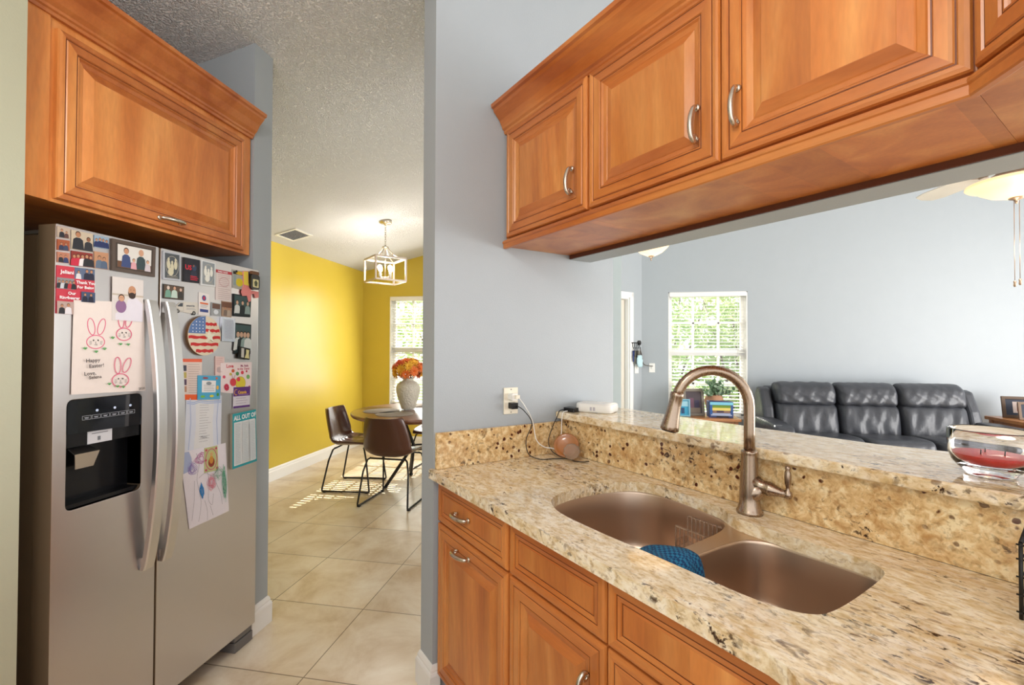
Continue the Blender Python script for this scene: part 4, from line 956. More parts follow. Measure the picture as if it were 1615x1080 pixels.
a, b = Vector(pth[-1]), Vector(pth[-2]); d = (a - b).normalized(); hd = (d * .75 + Vector((-.0, -.0, -1)) * .5).normalized()
m = MB(FP); m.tube([a - hd * .012, a - hd * .010, a, a + hd * .003, a + hd * .03, a + hd * .06, a + hd * .09, a + hd * .102, a + hd * .105], [.0165, .0195, .0200, .0185, .0190, .0215, .0260, .0275, .0255], NICKEL, 20); hdp = m.build('spray_head', fc)
m = MB(FP); e = a + hd * .1055; m.tube([e, e + hd * .003], .022, BLACK, 18); m.build('nozzle', hdp)
hdir = Vector((.975, .20, 0)).normalized()
p0 = Vector((bx, by, 1.000))
m = MB(FP); hub = [p0 + hdir * .010 + Vector((0, 0, .012)), p0 + hdir * .03, p0 + hdir * .045 - Vector((0, 0, .002)), p0 + hdir * .050 - Vector((0, 0, .003)), p0 + hdir * .056 - Vector((0, 0, .004)), p0 + hdir * .080 - Vector((0, 0, .008)), p0 + hdir * .096 - Vector((0, 0, .010))]
m.tube(hub, [.022, .0200, .0190, .0205, .0205, .0130, .0105], NICKEL, 18)
m.tube([Vector((bx, by, .955)), Vector((bx, by, .975)) + hdir * .012, p0 + hdir * .030 + Vector((0, 0, .002))], [.024, .025, .0195], NICKEL, 18)
m.build('valve_body', fc)
hp = p0 + hdir * .100 - Vector((0, 0, .010))
m = MB(FP); m.lathe([(.002, -.013), (.009, -.010), (.0115, -.002), (.0105, .006), (.0055, .012), (.0050, .020), (.0075, .030), (.0088, .048), (.0080, .062), (.0060, .069), (.0072, .073), (.0060, .080), (.001, .082)], NICKEL, c=tuple(hp), seg=18); m.build('handle', fc)

# ================================================================== upper cabinets
NU = 1.105; UT = 2.372
def wallU(n): return wu(n) + .002
cab = thing('upper_cabinet', 'leftmost maple wall cabinet over the peninsula with one narrow door', 'cabinet', (-1.4, 1.105, 1.845), FP)
m = MB(FP); m.prism([(wallU(NU), NU), (-1.146, NU), (-1.146, 1.449), (wallU(1.449), 1.449)], 1.846, UT, WOOD); m.build('body', cab)
cab_front('door', cab, FP, (wallU(NU) + .020, NU, 0), (1, 0, 0), (0, -1, 0), -1.151 - (wallU(NU) + .020), 1.880, 2.345, DOORP, (.430, 1.997, 'v', -1))
cab = thing('upper_cabinet', 'long double-door maple wall cabinet in the middle of the upper run', 'cabinet', (-.67, 1.105, 1.845), FP)
m = MB(FP); m.box(-1.1455, -.1965, NU, 1.449, 1.846, UT, WOOD); m.build('body', cab)
cab_front('door', cab, FP, (-1.1395, NU, 0), (1, 0, 0), (0, -1, 0), .4775, 1.880, 2.345, DOORP, (.415, 1.997, 'v', -1))
cab_front('door', cab, FP, (-.658, NU, 0), (1, 0, 0), (0, -1, 0), .459, 1.880, 2.345, DOORP, (.045, 1.997, 'v', -1))
cab = thing('upper_cabinet', 'diagonal maple corner wall cabinet at the top right edge', 'cabinet', (.1, 1.1, 1.845), FP)
m = MB(FP); m.prism([(-.196, 1.105), (.400, .509), (.78, .509), (.78, 1.449), (-.196, 1.449)], 1.846, UT, WOOD); m.build('body', cab)
cab_front('door', cab, FP, (-.196 + .012, 1.105 - .012, 0), (1, -1, 0), (-1, -1, 0), .80, 1.880, 2.345, DOORP, (.74, 1.99, 'v', -1))
RAIL = [(0, .036), (0, .002), (.004, 0), (.016, 0), (.019, .003), (.019, .020), (.0225, .023), (.0235, .027), (.0225, .031), (.018, .033), (.017, .036)]
m = MB(FP); m.sweep([(wallU(NU), NU), (-.196, NU), (.400, .509)], [(a, 1.836 + b) for a, b in RAIL], WOODX); tag(m.build('light_rail'), 'maple light rail moulding under the upper cabinets', 'molding')
CR2 = [(0, 0), (.014, 0), (.018, .006), (.018, .014), (.026, .020), (.030, .030), (.042, .052), (.062, .074), (.070, .082), (.074, .094), (.084, .098), (.086, .112), (0, .112)]
m = MB(FP); m.sweep([(wallU(NU), NU), (-.196, NU), (.400, .509)], [(a, 2.342 + b) for a, b in CR2], WOODX); tag(m.build('crown_molding'), 'maple crown moulding along the top of the upper cabinets', 'molding')
m = MB(FP); m.box(wallU(1.45) + .004, .78, 1.4495, 1.4568, 1.828, 1.850, WOODDK); tag(m.build('scribe_strip'), 'wood strip coloured as the shadow line between the cabinet underside and the grey header', 'molding')  # small ledge whose shadow is put into the dark colour

# ================================================================== things on the counters
# outlet on the end wall; frame whose x runs along the wall and y points out of it
th_w = math.atan2(1.0, .0569)
FO = FP @ Matrix.Translation((wu(1.127), 1.127, 1.168)) @ Matrix.Rotation(math.atan2(1, .0569), 4, 'Z')   # local x along wall, -y out of the wall
ow = thing('wall_outlet', 'almond duplex outlet plate on the grey wall above the side backsplash', 'outlet', (0, 0, 0), FO)
m = MB(FO); m.box(-.036, .036, -.006, -.0005, -.058, .058, IVORY); m.build('plate', ow, bevel=.002)
for dz in (-.020, .020):
    m = MB(FO); m.prism([(p[0], p[1] + dz) for p in rrect(-.0165, .0165, -.014, .014, .010)], -.008, -.006, WPLAS, axis='y')
    for x in (-.006, .006): m.box(x - .001, x + .001, -.0085, -.008, dz - .004, dz + .005, BLACK)
    m.build('socket', ow)
for dz in (-.050, .050): m = MB(FO); m.box(-.0025, .0025, -.0072, -.006, dz - .0025, dz + .0025, FRGREY); m.build('screw', ow)
m = MB(FO); m.prism(rrect(-.014, .014, .004, .034, .004), -.040, -.0088, WPLAS, axis='y'); m.box(.0, .018, -.052, -.040, .012, .028, IVORY); pw = tag(m.build('plug_adapter', bevel=.002, loc=(0, -.02, .02)), 'white charger plugged into the upper socket of the outlet', 'charger')
m = MB(FO); m.prism(rrect(-.016, .016, -.033, -.006, .003), -.040, -.0088, BLACK, axis='y'); pb_ = tag(m.build('plug_adapter', bevel=.002, loc=(0, -.02, -.02)), 'black charger plugged into the lower socket of the outlet', 'charger')
def fo(x, y, z):
    return FP.inverted() @ (FO @ Vector((x, y, z)))
def cable(name, pts, r, mat, label):
    m = MB(FP); m.tube(smoothpath(pts, 8), r, mat, 8); return tag(m.build(name, loc=tuple(pts[len(pts) // 2])), label, 'cable')
s1 = tuple(fo(.012, -.046, .020)); s2 = tuple(fo(.010, -.042, -.020))
cable('charging_cable', [s1, (s1[0] + .03, s1[1] + .015, 1.15), (-1.615, 1.205, 1.08), (-1.600, 1.215, 1.00), (-1.59, 1.25, .965), (-1.575, 1.29, .955), (-1.56, 1.315, .935), (-1.545, 1.33, .9185)], .0021, WPLAS, 'white charging cable hanging from the outlet to the counter')
cable('charging_cable', [s2, (s2[0] + .03, s2[1] + .015, 1.13), (-1.612, 1.20, 1.07), (-1.62, 1.175, 1.00), (-1.61, 1.18, .94), (-1.58, 1.215, .9175), (-1.55, 1.275, .9170), (-1.515, 1.335, .9165), (-1.475, 1.325, .9165), (-1.44, 1.345, .9165), (-1.430, 1.37, .918)], .0020, BLACK, 'black charging cable looping from the outlet along the counter')
cable('charging_cable', [(-1.628, 1.405, 1.1135), (-1.628, 1.372, 1.110), (-1.620, 1.350, 1.085), (-1.612, 1.315, 1.04), (-1.608, 1.29, .985), (-1.59, 1.292, .945), (-1.57, 1.31, .925), (-1.555, 1.33, .9168)], .0019, BLACK, 'black cable falling from the little black box on the bar')
cable('charging_cable', [(-1.600, 1.395, 1.1110), (-1.598, 1.366, 1.105), (-1.588, 1.350, 1.06), (-1.582, 1.342, 1.01), (-1.585, 1.32, .965), (-1.578, 1.315, .935), (-1.545, 1.345, .9180)], .0019, WPLAS, 'white cable falling over the bar edge at the backsplash corner')
m = MB(FP); m.M = Matrix.Translation((-1.607, 1.425, 1.1055)) @ Matrix.Rotation(R(12), 4, 'Z')
m.prism(rrect(-.030, .030, -.022, .022, .005), 0, .019, BLACK); tag(m.build('media_box', bevel=.002, loc=(-1.607, 1.425, 1.1055)), 'small black electronic box on the bar by the wall', 'electronic device')
m = MB(FP); m.M = Matrix.Translation((-1.545, 1.530, 1.1055)) @ Matrix.Rotation(R(25), 4, 'Z')
lo = rrect(-.088, .088, -.062, .062, .028, 6)
rt = thing('router', 'white rounded wireless router lying on the bar beside the wall', 'router', (-1.545, 1.53, 1.1055), FP)
m.loft([[(x * s, y * s, z) for x, y in lo] for s, z in ((.93, 0), (.985, .004), (1, .010), (1, .030), (.985, .036), (.95, .040), (.5, .0405))], WPLAS, cap0=True, cap1=True, smooth=True); m.build('body', rt)
m = MB(FP); m.M = Matrix.Translation((-1.545, 1.530, 1.1055)) @ Matrix.Rotation(R(25), 4, 'Z'); m.box(-.012, -.002, -.0628, -.0622, .010, .026, cm('#b9b6c0')); m.box(.003, .013, -.0628, -.0622, .010, .026, cm('#b9b6c0')); m.build('button', rt)
# amber glass dish leaning in the corner
dsh = thing('glass_dish', 'round amber and clear glass dish leaning in the backsplash corner', 'dish', (-1.50, 1.345, .915), FP)
AMB = glass('amber_glass', (0.85, .42, .18), .08)
AMBM = plain('amber_coating', '#a86c3c', .15, coat=.5, var=.25, scale=30)
dm = Vector((.50, -.62, .50)).to_track_quat('Z', 'Y').to_matrix().to_4x4(); dm = dm @ Matrix.Diagonal((1.08, 1.08, 1, 1)); dm.translation = (-1.545, 1.342, .966)
m = MB(FP); m.M = dm; m.lathe([(.0001, .0), (.03, .001), (.044, .004), (.052, .010), (.050, .012), (.042, .007), (.03, .004), (.0001, .003)], AMBM, seg=28); m.build('bowl', dsh)
m = MB(FP); m.M = Matrix.Translation((.052, -.012, -.020)) @ dm; m.lathe([(.0001, .004), (.02, .005), (.030, .010), (.033, .020), (.031, .020), (.026, .012), (.0001, .008)], plain('rippled_clear_glass', '#dcc0a4', .1, trans=.7, bump=.6, bscale=120), seg=20, wob=lambda q, j: 1 + .06 * math.cos(9 * q)); m.build('rippled_rim', dsh)

# candle bowl on the bar
cnd = thing('candle_bowl', 'wide clear glass bowl half filled with red candle wax on the bar', 'candle', (-.235, 1.58, 1.1055), FP)
cx, cy, z0 = -.258, 1.535, 1.1055
SC = 1.12
GB = glass('thick_glass', (.97, .98, 1.0), 0.0)
m = MB(FP); m.lathe([(a_ * SC, b_ * 1.22) for a_, b_ in [(.0001, 0), (.036, 0), (.040, .003), (.041, .007), (.050, .014), (.060, .026), (.065, .042), (.0665, .062), (.0665, .086), (.0655, .088), (.0640, .086), (.0635, .062), (.062, .044), (.057, .030), (.046, .020), (.030, .016), (.0001, .015)]], GB, c=(cx, cy, z0), seg=40); m.build('glass', cnd)
m = MB(FP); WAX = plain('red_wax', '#d8201c', .35, var=.05)
m.lathe([(a_ * SC, b_ * 1.22) for a_, b_ in [(.0001, .0170), (.030, .0176), (.0455, .0216), (.0550, .0312), (.0590, .040), (.0575, .0405), (.0001, .0395)]], WAX, c=(cx, cy, z0), seg=40); wx = m.build('wax', cnd)
for a in (0, 120, 240):
    m = MB(FP); x, y = cx + .024 * math.cos(R(a)), cy + .024 * math.sin(R(a)); m.tube([(x, y, z0 + .047), (x + .001, y, z0 + .060)], .0011, BLACK, 6); m.build('wick', wx)
m = MB(FP); m.M = Matrix.Translation((-.132, 1.565, 1.106)) @ Matrix.Rotation(R(-20), 4, 'Z') @ Matrix.Rotation(R(14), 4, 'Y'); m.prism(rrect(-.013, .013, -.032, .032, .006), .004, .16, BLACK); tag(m.build('remote_control', bevel=.003, loc=(-.13, 1.565, 1.106)), 'black handset standing behind the candle bowl at the picture edge', 'remote')
# wire rack
wr = thing('wire_rack', 'black wire rack on the counter at the right edge of the picture', 'rack', (-.08, 1.30, .9145), FP)
x0, x1, y0, y1 = -.168, .06, 1.225, 1.375
m = MB(FP)
for x in (x0, x1):
    for y in (y0, y1): m.tube([(x, y, .9148), (x, y, 1.052)], .0030, MATTBK, 8)
    m.tube([(x, y0, 1.052), (x, (y0 + y1) / 2, 1.075), (x, y1, 1.052)], .0030, MATTBK, 8)
m.build('frame', wr)
m = MB(FP)
for z in (.927, .958, .99, 1.022, 1.048):
    m.tube([(x0 - .006, y0, z), (x1 + .006, y0, z)], .0016, MATTBK, 6); m.tube([(x0 - .006, y1, z), (x1 + .006, y1, z)], .0016, MATTBK, 6); m.tube([(x0, y0 - .006, z), (x0, y1 + .006, z)], .0016, MATTBK, 6); m.tube([(x1, y0, z), (x1, y1, z)], .0016, MATTBK, 6)
for k in range(9): y = y0 + (y1 - y0) * k / 8; m.tube([(x0, y, .927), (x1, y, .927)], .0014, MATTBK, 6)
m.build('wires', wr)
m = MB(FP); m.prism(rrect(-.120, -.050, 1.255, 1.345, .012), .9285, .985, plain('sponge', '#6fb0a8', .9, bump=.5, bscale=300)); tag(m.build('sponge', loc=(-.1, 1.3, .9285), bevel=.004), 'teal sponge in the black wire rack', 'sponge')

# ================================================================== dining room
tb = thing('dining_table', 'round walnut dining table on crossed black metal legs', 'table', (-1.72, 4.45, 0))
TC = (-1.745, 4.47); TR = .675
m = MB(); m.lathe([(.0001, .715), (TR - .03, .715), (TR - .012, .722), (TR, .738), (TR, .752), (TR - .006, .758), (TR - .012, .760), (.0001, .760)], WALNUT, c=(TC[0], TC[1], 0), seg=56); m.build('tabletop', tb)
for k in range(4):
    a = R(45 + 90 * k); ca, sa = math.cos(a), math.sin(a); m = MB()
    P = lambda r, t, z: (TC[0] + r * ca - t * sa, TC[1] + r * sa + t * ca, z)
    m.tube([P(.34, -.05, .012), P(.10, .02, .38), P(.34, .07, .712)], .017, MATTBK, 8); m.tube([P(.34, -.05, .008), P(.34, -.05, .022)], .024, MATTBK, 10); m.build('leg', tb)
m = MB(); m.tube([(TC[0] + .12 * math.cos(R(a)), TC[1] + .12 * math.sin(R(a)), .38) for a in range(0, 360, 20)], .010, MATTBK, 8, closed=True); m.build('ring_brace', tb)
MATP = plain('woven_placemat', '#8b8178', .8, bump=.4, bscale=220, var=.12)
for k, a in enumerate((205, 250, 110, 20)):
    m = MB(); r = .38 if k != 1 else .36; x, y = TC[0] + r * math.cos(R(a)), TC[1] + r * math.sin(R(a)); z = .7604 
    m.lathe([(.0001, z), (.178, z), (.18, z + .002), (.178, z + .004), (.0001, z + .004)], MATP, c=(x, y, 0), seg=36)
    tag(m.build('placemat', loc=(x, y, z)), ['round grey woven placemat on the left side of the table', 'round grey woven placemat at the near side of the table before the vase', 'round grey woven placemat on the far side of the table', 'round grey woven placemat on the right side of the table'][k], 'placemat')
vx, vy = -1.885, 4.50
VAS = plain('textured_white_ceramic', '#d2cbbb', .5, bump=1.0, bscale=55, var=.12, scale=60)
m = MB(); m.lathe([(.0001, .7655), (.066, .7655), (.070, .772), (.082, .81), (.106, .88), (.122, .945), (.124, .985), (.114, 1.018), (.085, 1.045), (.056, 1.058), (.050, 1.068), (.060, 1.084), (.066, 1.086), (.060, 1.080), (.044, 1.068), (.048, 1.04), (.0001, 1.03)], VAS, c=(vx, vy, 0), seg=36); tag(m.build('vase', loc=(vx, vy, .7655)), 'white embossed ceramic vase holding orange flowers on the dining table', 'vase')
bq = thing('flower_bouquet', 'orange and yellow artificial flowers standing in the white vase', 'flowers', (vx, vy, 1.05))
rnd = random.Random(11); ORG = [plain('petal_orange', '#f0803a', .6, var=.15), plain('petal_rust', '#e0603a', .6, var=.15), plain('petal_gold', '#f8bc3c', .6, var=.1), plain('petal_red', '#d04a3c', .6, var=.15)]
LEAFD = plain('leaf_dark', '#4f5a2c', .6, var=.25)
stems = MB()
for i in range(26):
    a = i * 2.399; t = (i + .5) / 26; ph = math.acos(1 - 1.45 * t); r = .125
    dv = Vector((math.sin(ph) * math.cos(a), math.sin(ph) * math.sin(a), math.cos(ph))); c = Vector((vx, vy, 1.165)) + Vector((dv.x * r * 1.15, dv.y * r * 1.15, dv.z * r * .85))
    mat = ORG[[2, 2, 0, 0, 1, 2, 0, 1, 0, 3][i % 10]]; m = MB(); qm = dv.to_track_quat('Z', 'Y').to_matrix().to_4x4(); qm.translation = c; m.M = qm
    for ring, (n, ln, lift, w_) in enumerate(((12, .070, .002, .008), (11, .055, .016, .008), (8, .034, .028, .007))):
        for k in range(n):
            b = 2 * math.pi * k / n + ring * .3 + rnd.random() * .1; cb, sb = math.cos(b), math.sin(b); l = ln * (.85 + .3 * rnd.random())
            P = lambda rr, tt, zz: (rr * cb - tt * sb, rr * sb + tt * cb, zz)
            m.add([P(.004, -w_ * .3, 0), P(l * .55, -w_, lift), P(l, 0, lift * .7), P(l * .55, w_, lift), P(.004, w_ * .3, 0), P(l * .5, 0, lift - .004)], [(0, 1, 5), (1, 2, 5), (2, 3, 5), (3, 4, 5), (4, 0, 5)], mat)
    m.M = Matrix.Identity(4); m.build('flower', bq, fix=False, smooth_all=True)
    stems.tube([(vx + dv.x * .01, vy + dv.y * .01, 1.045), tuple(c - dv * .01)], .0025, LEAFD, 5)
stems.build('stems', bq)
m = MB()
for i in range(60):
    a = rnd.random() * 6.28; ph = .9 + rnd.random() * .9; dv = Vector((math.sin(ph) * math.cos(a), math.sin(ph) * math.sin(a), math.cos(ph))); c = Vector((vx, vy, 1.14)) + dv * .09; s = Vector((-math.sin(a), math.cos(a), .2)) * .014; e = c + dv * (.06 + .03 * rnd.random()) + Vector((0, 0, -.01))
    m.add([tuple(c), tuple(c.lerp(e, .5) + s), tuple(e), tuple(c.lerp(e, .5) - s)], [(0, 1, 2, 3)], LEAFD if i % 3 else ORG[3])
m.build('leaves', bq, fix=False)

# bucket chairs
def make_chair():
    root = thing('dining_chair', '', 'chair', (0, 0, 0))
    # shell: rows from the front of the seat to the top of the back; chair faces +y
    prof = [(.235, .428, .205), (.215, .445, .212), (.12, .447, .222), (0, .440, .228), (-.11, .437, .232), (-.165, .452, .235), (-.200, .490, .236), (-.222, .56, .232), (-.242, .64, .222), (-.262, .72, .205), (-.274, .775, .188), (-.277, .790, .176)]
    prof = smoothpath(prof, 3); rows = []
    for i, p in enumerate(prof):
        y, z, hw = p; t = i / (len(prof) - 1); row = []
        for k in range(17):
            s = -1 + 2 * k / 16; e = abs(s) ** 3
            up_ = (.055 if t < .55 else .0) * e * min(1, t * 3); fwd = (.075 * max(0, min(1, (t - .3) * 3))) * e
            row.append((hw * s * (1 - .02 * e), y + fwd, z + up_ * (1 - max(0, (t - .4)) * 2 if t > .4 else 1)))
        rows.append(row)
    m = MB(); m.loft(rows, BRLEATH, closed=False); m.build('seat_shell', root, solid=.022, subsurf=1)
    for s in (-1, 1):
        m = MB(); x = s * .235; xi = s * .165
        P = [(xi, .15, .418), (s * .19, .165, .405), (s * .215, .195, .30), (x, .232, .03), (x, .232, .012), (x, .215, .010), (x, -.215, .010), (x, -.232, .012), (x, -.235, .03), (s * .215, -.18, .30), (s * .19, -.150, .400), (xi, -.135, .416)]
        m.tube(P, .0085, MATTBK, 8); m.build('leg', root)
        for y in (-.21, .21): m = MB(); m.box(x - .012, x + .012, y - .014, y + .014, .0005, .016, MATTBK); m.build('foot_cap', root)
    m = MB(); m.tube([(-.17, .15, .415), (.17, .15, .415)], .008, MATTBK, 8); m.tube([(-.17, -.135, .412), (.17, -.135, .412)], .008, MATTBK, 8); m.tube([(-.21, .08, .31), (.21, .08, .31)], .0001, MATTBK, 4); m.build('cross_bar', root)
    return root
def dup(root, label, loc, rz):
    r = root.copy(); COL.objects.link(r); r.location = loc; r.rotation_euler = (0, 0, rz); r['label'] = label
    for ch in root.children:
        k = ch.copy(); COL.objects.link(k); k.parent = r
    return r
ch = make_chair(); ch['group'] = 'dining chairs'
ch['label'] = 'brown leather bucket chair at the near side of the table, back to the kitchen'
ch.location = (-1.775, 3.94, 0); ch.rotation_euler = (0, 0, R(-2))
dup(ch, 'brown leather bucket chair by the yellow wall, facing right toward the table', (-2.36, 4.30, 0), R(-84))
dup(ch, 'brown leather bucket chair on the far side of the table', (-1.78, 5.12, 0), R(176))
dup(ch, 'brown leather bucket chair at the right of the table beyond the wall edge', (-1.06, 4.52, 0), R(92))

# lantern pendant
LX, LY = -2.192, 4.586; zc = ceil_z(LX)
FL = Matrix.Translation((LX, LY, 0)) @ Matrix.Rotation(R(47), 4, 'Z')
pn = thing('lantern_pendant', 'brushed nickel open box lantern pendant over the dining table', 'pendant light', (0, 0, 2.3), FL)
m = MB(FL); m.lathe([(.066, zc + .012), (.066, zc - .016), (.058, zc - .024), (.016, zc - .028), (.010, zc - .045)], PEWTER, seg=28); m.build('canopy', pn)
m = MB(FL); z = zc - .045
k = 0
while z > 2.50:
    pts = []
    for a in range(0, 360, 40): x, h = .008 * math.cos(R(a)), .016 * math.sin(R(a)); pts.append((x, 0, z - .013 + h) if k % 2 == 0 else (0, x, z - .013 + h))
    m.tube(pts, .0022, PEWTER, 6, closed=True); z -= .025; k += 1
m.build('chain', pn)
LNM = plain('lantern_nickel', '#b8aa9c', .35, metal=.6)
h = .165; za, zb = 2.352, 2.112
m = MB(FL); t = .0095
for x in (-h, h):
    for y in (-h, h): m.box(x - t, x + t, y - t, y + t, zb, za, LNM)
for z in (zb, za):
    for s in (-h, h): m.box(-h, h, s - t, s + t, z - t, z + t, LNM); m.box(s - t, s + t, -h, h, z - t, z + t, LNM)
m.build('frame', pn, bevel=.002)
m = MB(FL); m.lathe([(.030, 2.475), (.034, 2.482), (.030, 2.49), (.012, 2.495), (.008, 2.505)], PEWTER, seg=18); m.tube([(0, 0, 2.475), (0, 0, 2.15)], .006, LNM, 8); m.lathe([(.0001, 2.135), (.024, 2.145), (.026, 2.155), (.010, 2.165)], PEWTER, seg=16); m.build('stem', pn)
m = MB(FL)
for sx_, sy_ in ((1, 1), (1, -1), (-1, 1), (-1, -1)):
    m.tube(smoothpath([(0.02 * sx_, .02 * sy_, 2.478), (.045 * sx_, .045 * sy_, 2.43), (.085 * sx_, .085 * sy_, 2.385), (h * sx_, h * sy_, 2.358)], 5), .0055, LNM, 6)
m.build('scroll_arms', pn)
for k in range(4):
    a = R(90 * k + 20); x, y = .075 * math.cos(a), .075 * math.sin(a)
    m = MB(FL); m.lathe([(.012, 2.158), (.012, 2.215)], WPLAS, c=(x, y, 0), seg=12); m.tube([(0, 0, 2.155), (x, y, 2.158)], .005, LNM, 6); sl = m.build('candle_sleeve', pn)
    m = MB(FL); m.lathe([(.006, 2.215), (.010, 2.222), (.021, 2.240), (.024, 2.256), (.019, 2.272), (.008, 2.282), (.0001, 2.284)], BULB, c=(x, y, 0), seg=14); m.build('bulb', sl)
    p = FL @ Vector((x, y, 2.30))
point('lantern_glow', (LX, LY, 2.30), 14, .03, (1, .93, .84))
# ceiling vent
sl_ = math.atan(.225)
FV = Matrix.Translation((-3.045, 4.25, ceil_z(-3.045))) @ Matrix.Rotation(-sl_, 4, 'Y')
vt = thing('ceiling_vent', 'white louvred air vent in the ceiling above the yellow wall', 'vent', (0, 0, 0), FV)
m = MB(FV); m.prism(rect(-.12, .12, -.14, .14), -.010, -.001, WHITE, holes=[rect(-.10, .10, -.12, .12)[::-1]]); m.build('frame', vt)
m = MB(FV); m.box(-.10, .10, -.12, .12, -.0028, -.001, plain('duct_dark', '#3d3f42', .7)); m.build('backing', vt)
m = MB(FV)
for k in range(9): x = -.09 + .0225 * k; m.add([(x - .006, -.12, -.003), (x - .006, .12, -.003), (x + .006, .12, -.011), (x + .006, -.12, -.011)], [(0, 1, 2, 3)], WHITE)
m.build('louvres', vt, solid=.0015)

# ================================================================== living room
sf = thing('sofa', 'three seat grey leather recliner sofa against the grey wall', 'sofa', (3.1, 5.6, 0))
def cushion(name, x0, x1, pts, puff, parent, nx=18, lean=0.0, seed=1, wr=.006):
    # closed profile in (y,z) swept from x0 to x1 with pillowed ends and creases
    rnd = random.Random(seed); P = smoothclosed([(a, b, 0) for a, b in pts], 5); cy = sum(p.x for p in P) / len(P); cz = sum(p.y for p in P) / len(P)
    loops = []; ph = [rnd.random() * 6 for _ in range(6)]
    for i in range(nx + 1):
        s = -1 + 2 * i / nx; sc = (1 - abs(s) ** puff) ** .38 if abs(s) < 1 else 0
        sc = .55 + .45 * sc; x = (x0 + x1) / 2 + (x1 - x0) / 2 * s; lp = []
        for j, p in enumerate(P):
            wv = wr * math.sin(x * 38 + ph[0] + 1.7 * math.sin(j * .35 + ph[1])) * math.sin(j * .5 + ph[2]) + wr * .6 * math.sin(x * 71 + j * .8 + ph[3])
            lp.append((x + lean * (p.y - cz), cy + (p.x - cy) * sc + wv, cz + (p.y - cz) * (sc * .35 + .65) + wv * .4))
        loops.append(lp)
    m = MB(); m.loft(loops, LEATHER, cap0=True, cap1=True); return m.build(name, parent, subsurf=1)
m = MB(); m.prism(rrect(2.05, 4.13, 5.20, 6.03, .05), .04, .36, LEATHER); m.build('base', sf, bevel=.02)
m = MB(); m.prism([(5.93, .30), (6.08, .30), (6.10, .90), (6.02, .965), (5.93, .93)], 2.06, 4.13, LEATHER, axis='x'); m.build('back_frame', sf, bevel=.03, bseg=3)
xs = (2.115, 2.765, 3.385, 4.045)
for k in range(3):
    a, b = xs[k] + .004, xs[k + 1] - .004
    bk = cushion('back_cushion', a, b, [(5.66, .40), (5.90, .40), (6.00, .76), (5.90, .79), (5.735, .765), (5.66, .60)], 8, sf, lean=.06 * (k - 1) * 0, seed=k + 1, wr=.013)
    cushion('head_pillow', a, b, [(5.72, .775), (5.86, .755), (6.02, .80), (6.02, .93), (5.95, 1.005), (5.85, 1.015), (5.75, .96), (5.715, .87)], 9, bk, seed=k + 11, wr=.012)
    cushion('seat_cushion', a, b, [(5.14, .34), (5.72, .34), (5.74, .44), (5.60, .475), (5.32, .49), (5.16, .48), (5.11, .42)], 9, sf, seed=k + 21, wr=.004)
for x0, x1 in ((1.84, 2.11), (4.05, 4.32)):
    ar = cushion('armrest', x0 + .02, x1 - .01, [(5.12, .06), (5.98, .06), (6.0, .50), (5.86, .60), (5.5, .615), (5.2, .60), (5.10, .50)], 7, sf, nx=10, seed=int(x0 * 10), wr=.003)
    s = 1 if x0 > 3 else -1; xa = 4.055 if s > 0 else 2.10
    m = MB(); m.prism([(5.70, .50), (6.02, .45), (6.06, .86), (5.98, .955), (5.86, .93), (5.76, .72)], min(xa, xa + s * .125), max(xa, xa + s * .125), LEATHER, axis='x'); m.build('wing', sf, bevel=.035, bseg=3)

# console table below the window with its things
def table(name, label, x0, x1, y0, y1, zt, mat, th=.03):
    t = thing(name, label, 'table', ((x0 + x1) / 2, (y0 + y1) / 2, 0))
    m = MB(); m.prism(rrect(x0, x1, y0, y1, .02, 3), zt - th, zt, mat); m.build('tabletop', t, bevel=.006)
    for x in (x0 + .05, x1 - .05):
        for y in (y0 + .05, y1 - .05): m = MB(); m.box(x - .02, x + .02, y - .02, y + .02, 0, zt - th, mat); m.build('leg', t, bevel=.003)
    m = MB(); m.box(x0 + .04, x1 - .04, y0 + .04, y1 - .04, zt - th - .08, zt - th, mat); m.build('apron', t)
    return t
table('side_table', 'honey coloured wooden side table in front of the living room window', 1.02, 1.73, 5.70, 6.08, .578, PINE)
def pframe(label, cx, cy, w, h, rz, mat, pic, tilt=10, z0=.5785, pos=None, stripes=()):
    F = Matrix.Translation((cx, cy, z0)) @ Matrix.Rotation(R(rz), 4, 'Z') @ Matrix.Rotation(R(-tilt), 4, 'X')
    t = thing('picture_frame', label, 'picture frame', (0, 0, 0), F)
    b = min(w, h) * .13; m = MB(F); m.prism(rect(-w / 2, w / 2, 0, h), -.012, .008, mat, holes=[rect(-w / 2 + b, w / 2 - b, b, h - b)[::-1]], axis='y'); m.build('frame', t, bevel=.003)
    m = MB(F); m.box(-w / 2 + b * .9, w / 2 - b * .9, -.002, .004, b * .9, h - b * .9, pic)
    for (x0, x1, z0_, z1, mt) in stripes: m.box(-w / 2 + b + (w - 2 * b) * x0, -w / 2 + b + (w - 2 * b) * x1, -.0028, -.002, b + (h - 2 * b) * z0_, b + (h - 2 * b) * z1, mt)
    m.build('picture', t)
    m = MB(F); m.box(-.015, .015, .009, .013, h * .1, h * .6, mat); m.build('easel_back', t)
    return t
pframe('taupe picture frame standing at the left of the table before the window', 1.245, 5.90, .25, .33, 6, plain('taupe_frame', '#7d7468', .5), cm('#4a3f44'), stripes=((.1, .9, .02, .25, cm('#7d6f62')), (.2, .5, .25, .7, cm('#6d4a5c')), (.55, .85, .25, .6, cm('#3a3450'))))
pframe('small blue picture leaning in front of the taupe frame', 1.115, 5.82, .13, .21, -4, cm('#7fb4c8'), cm('#3f9cc0'), stripes=((.05, .95, .6, .95, cm('#9cc8d8')), (.1, .5, .1, .5, cm('#2c4a70'))))
gb = thing('gift_box', 'square box with a colourful picture front on the table before the window', 'box', (1.53, 5.86, .5785))
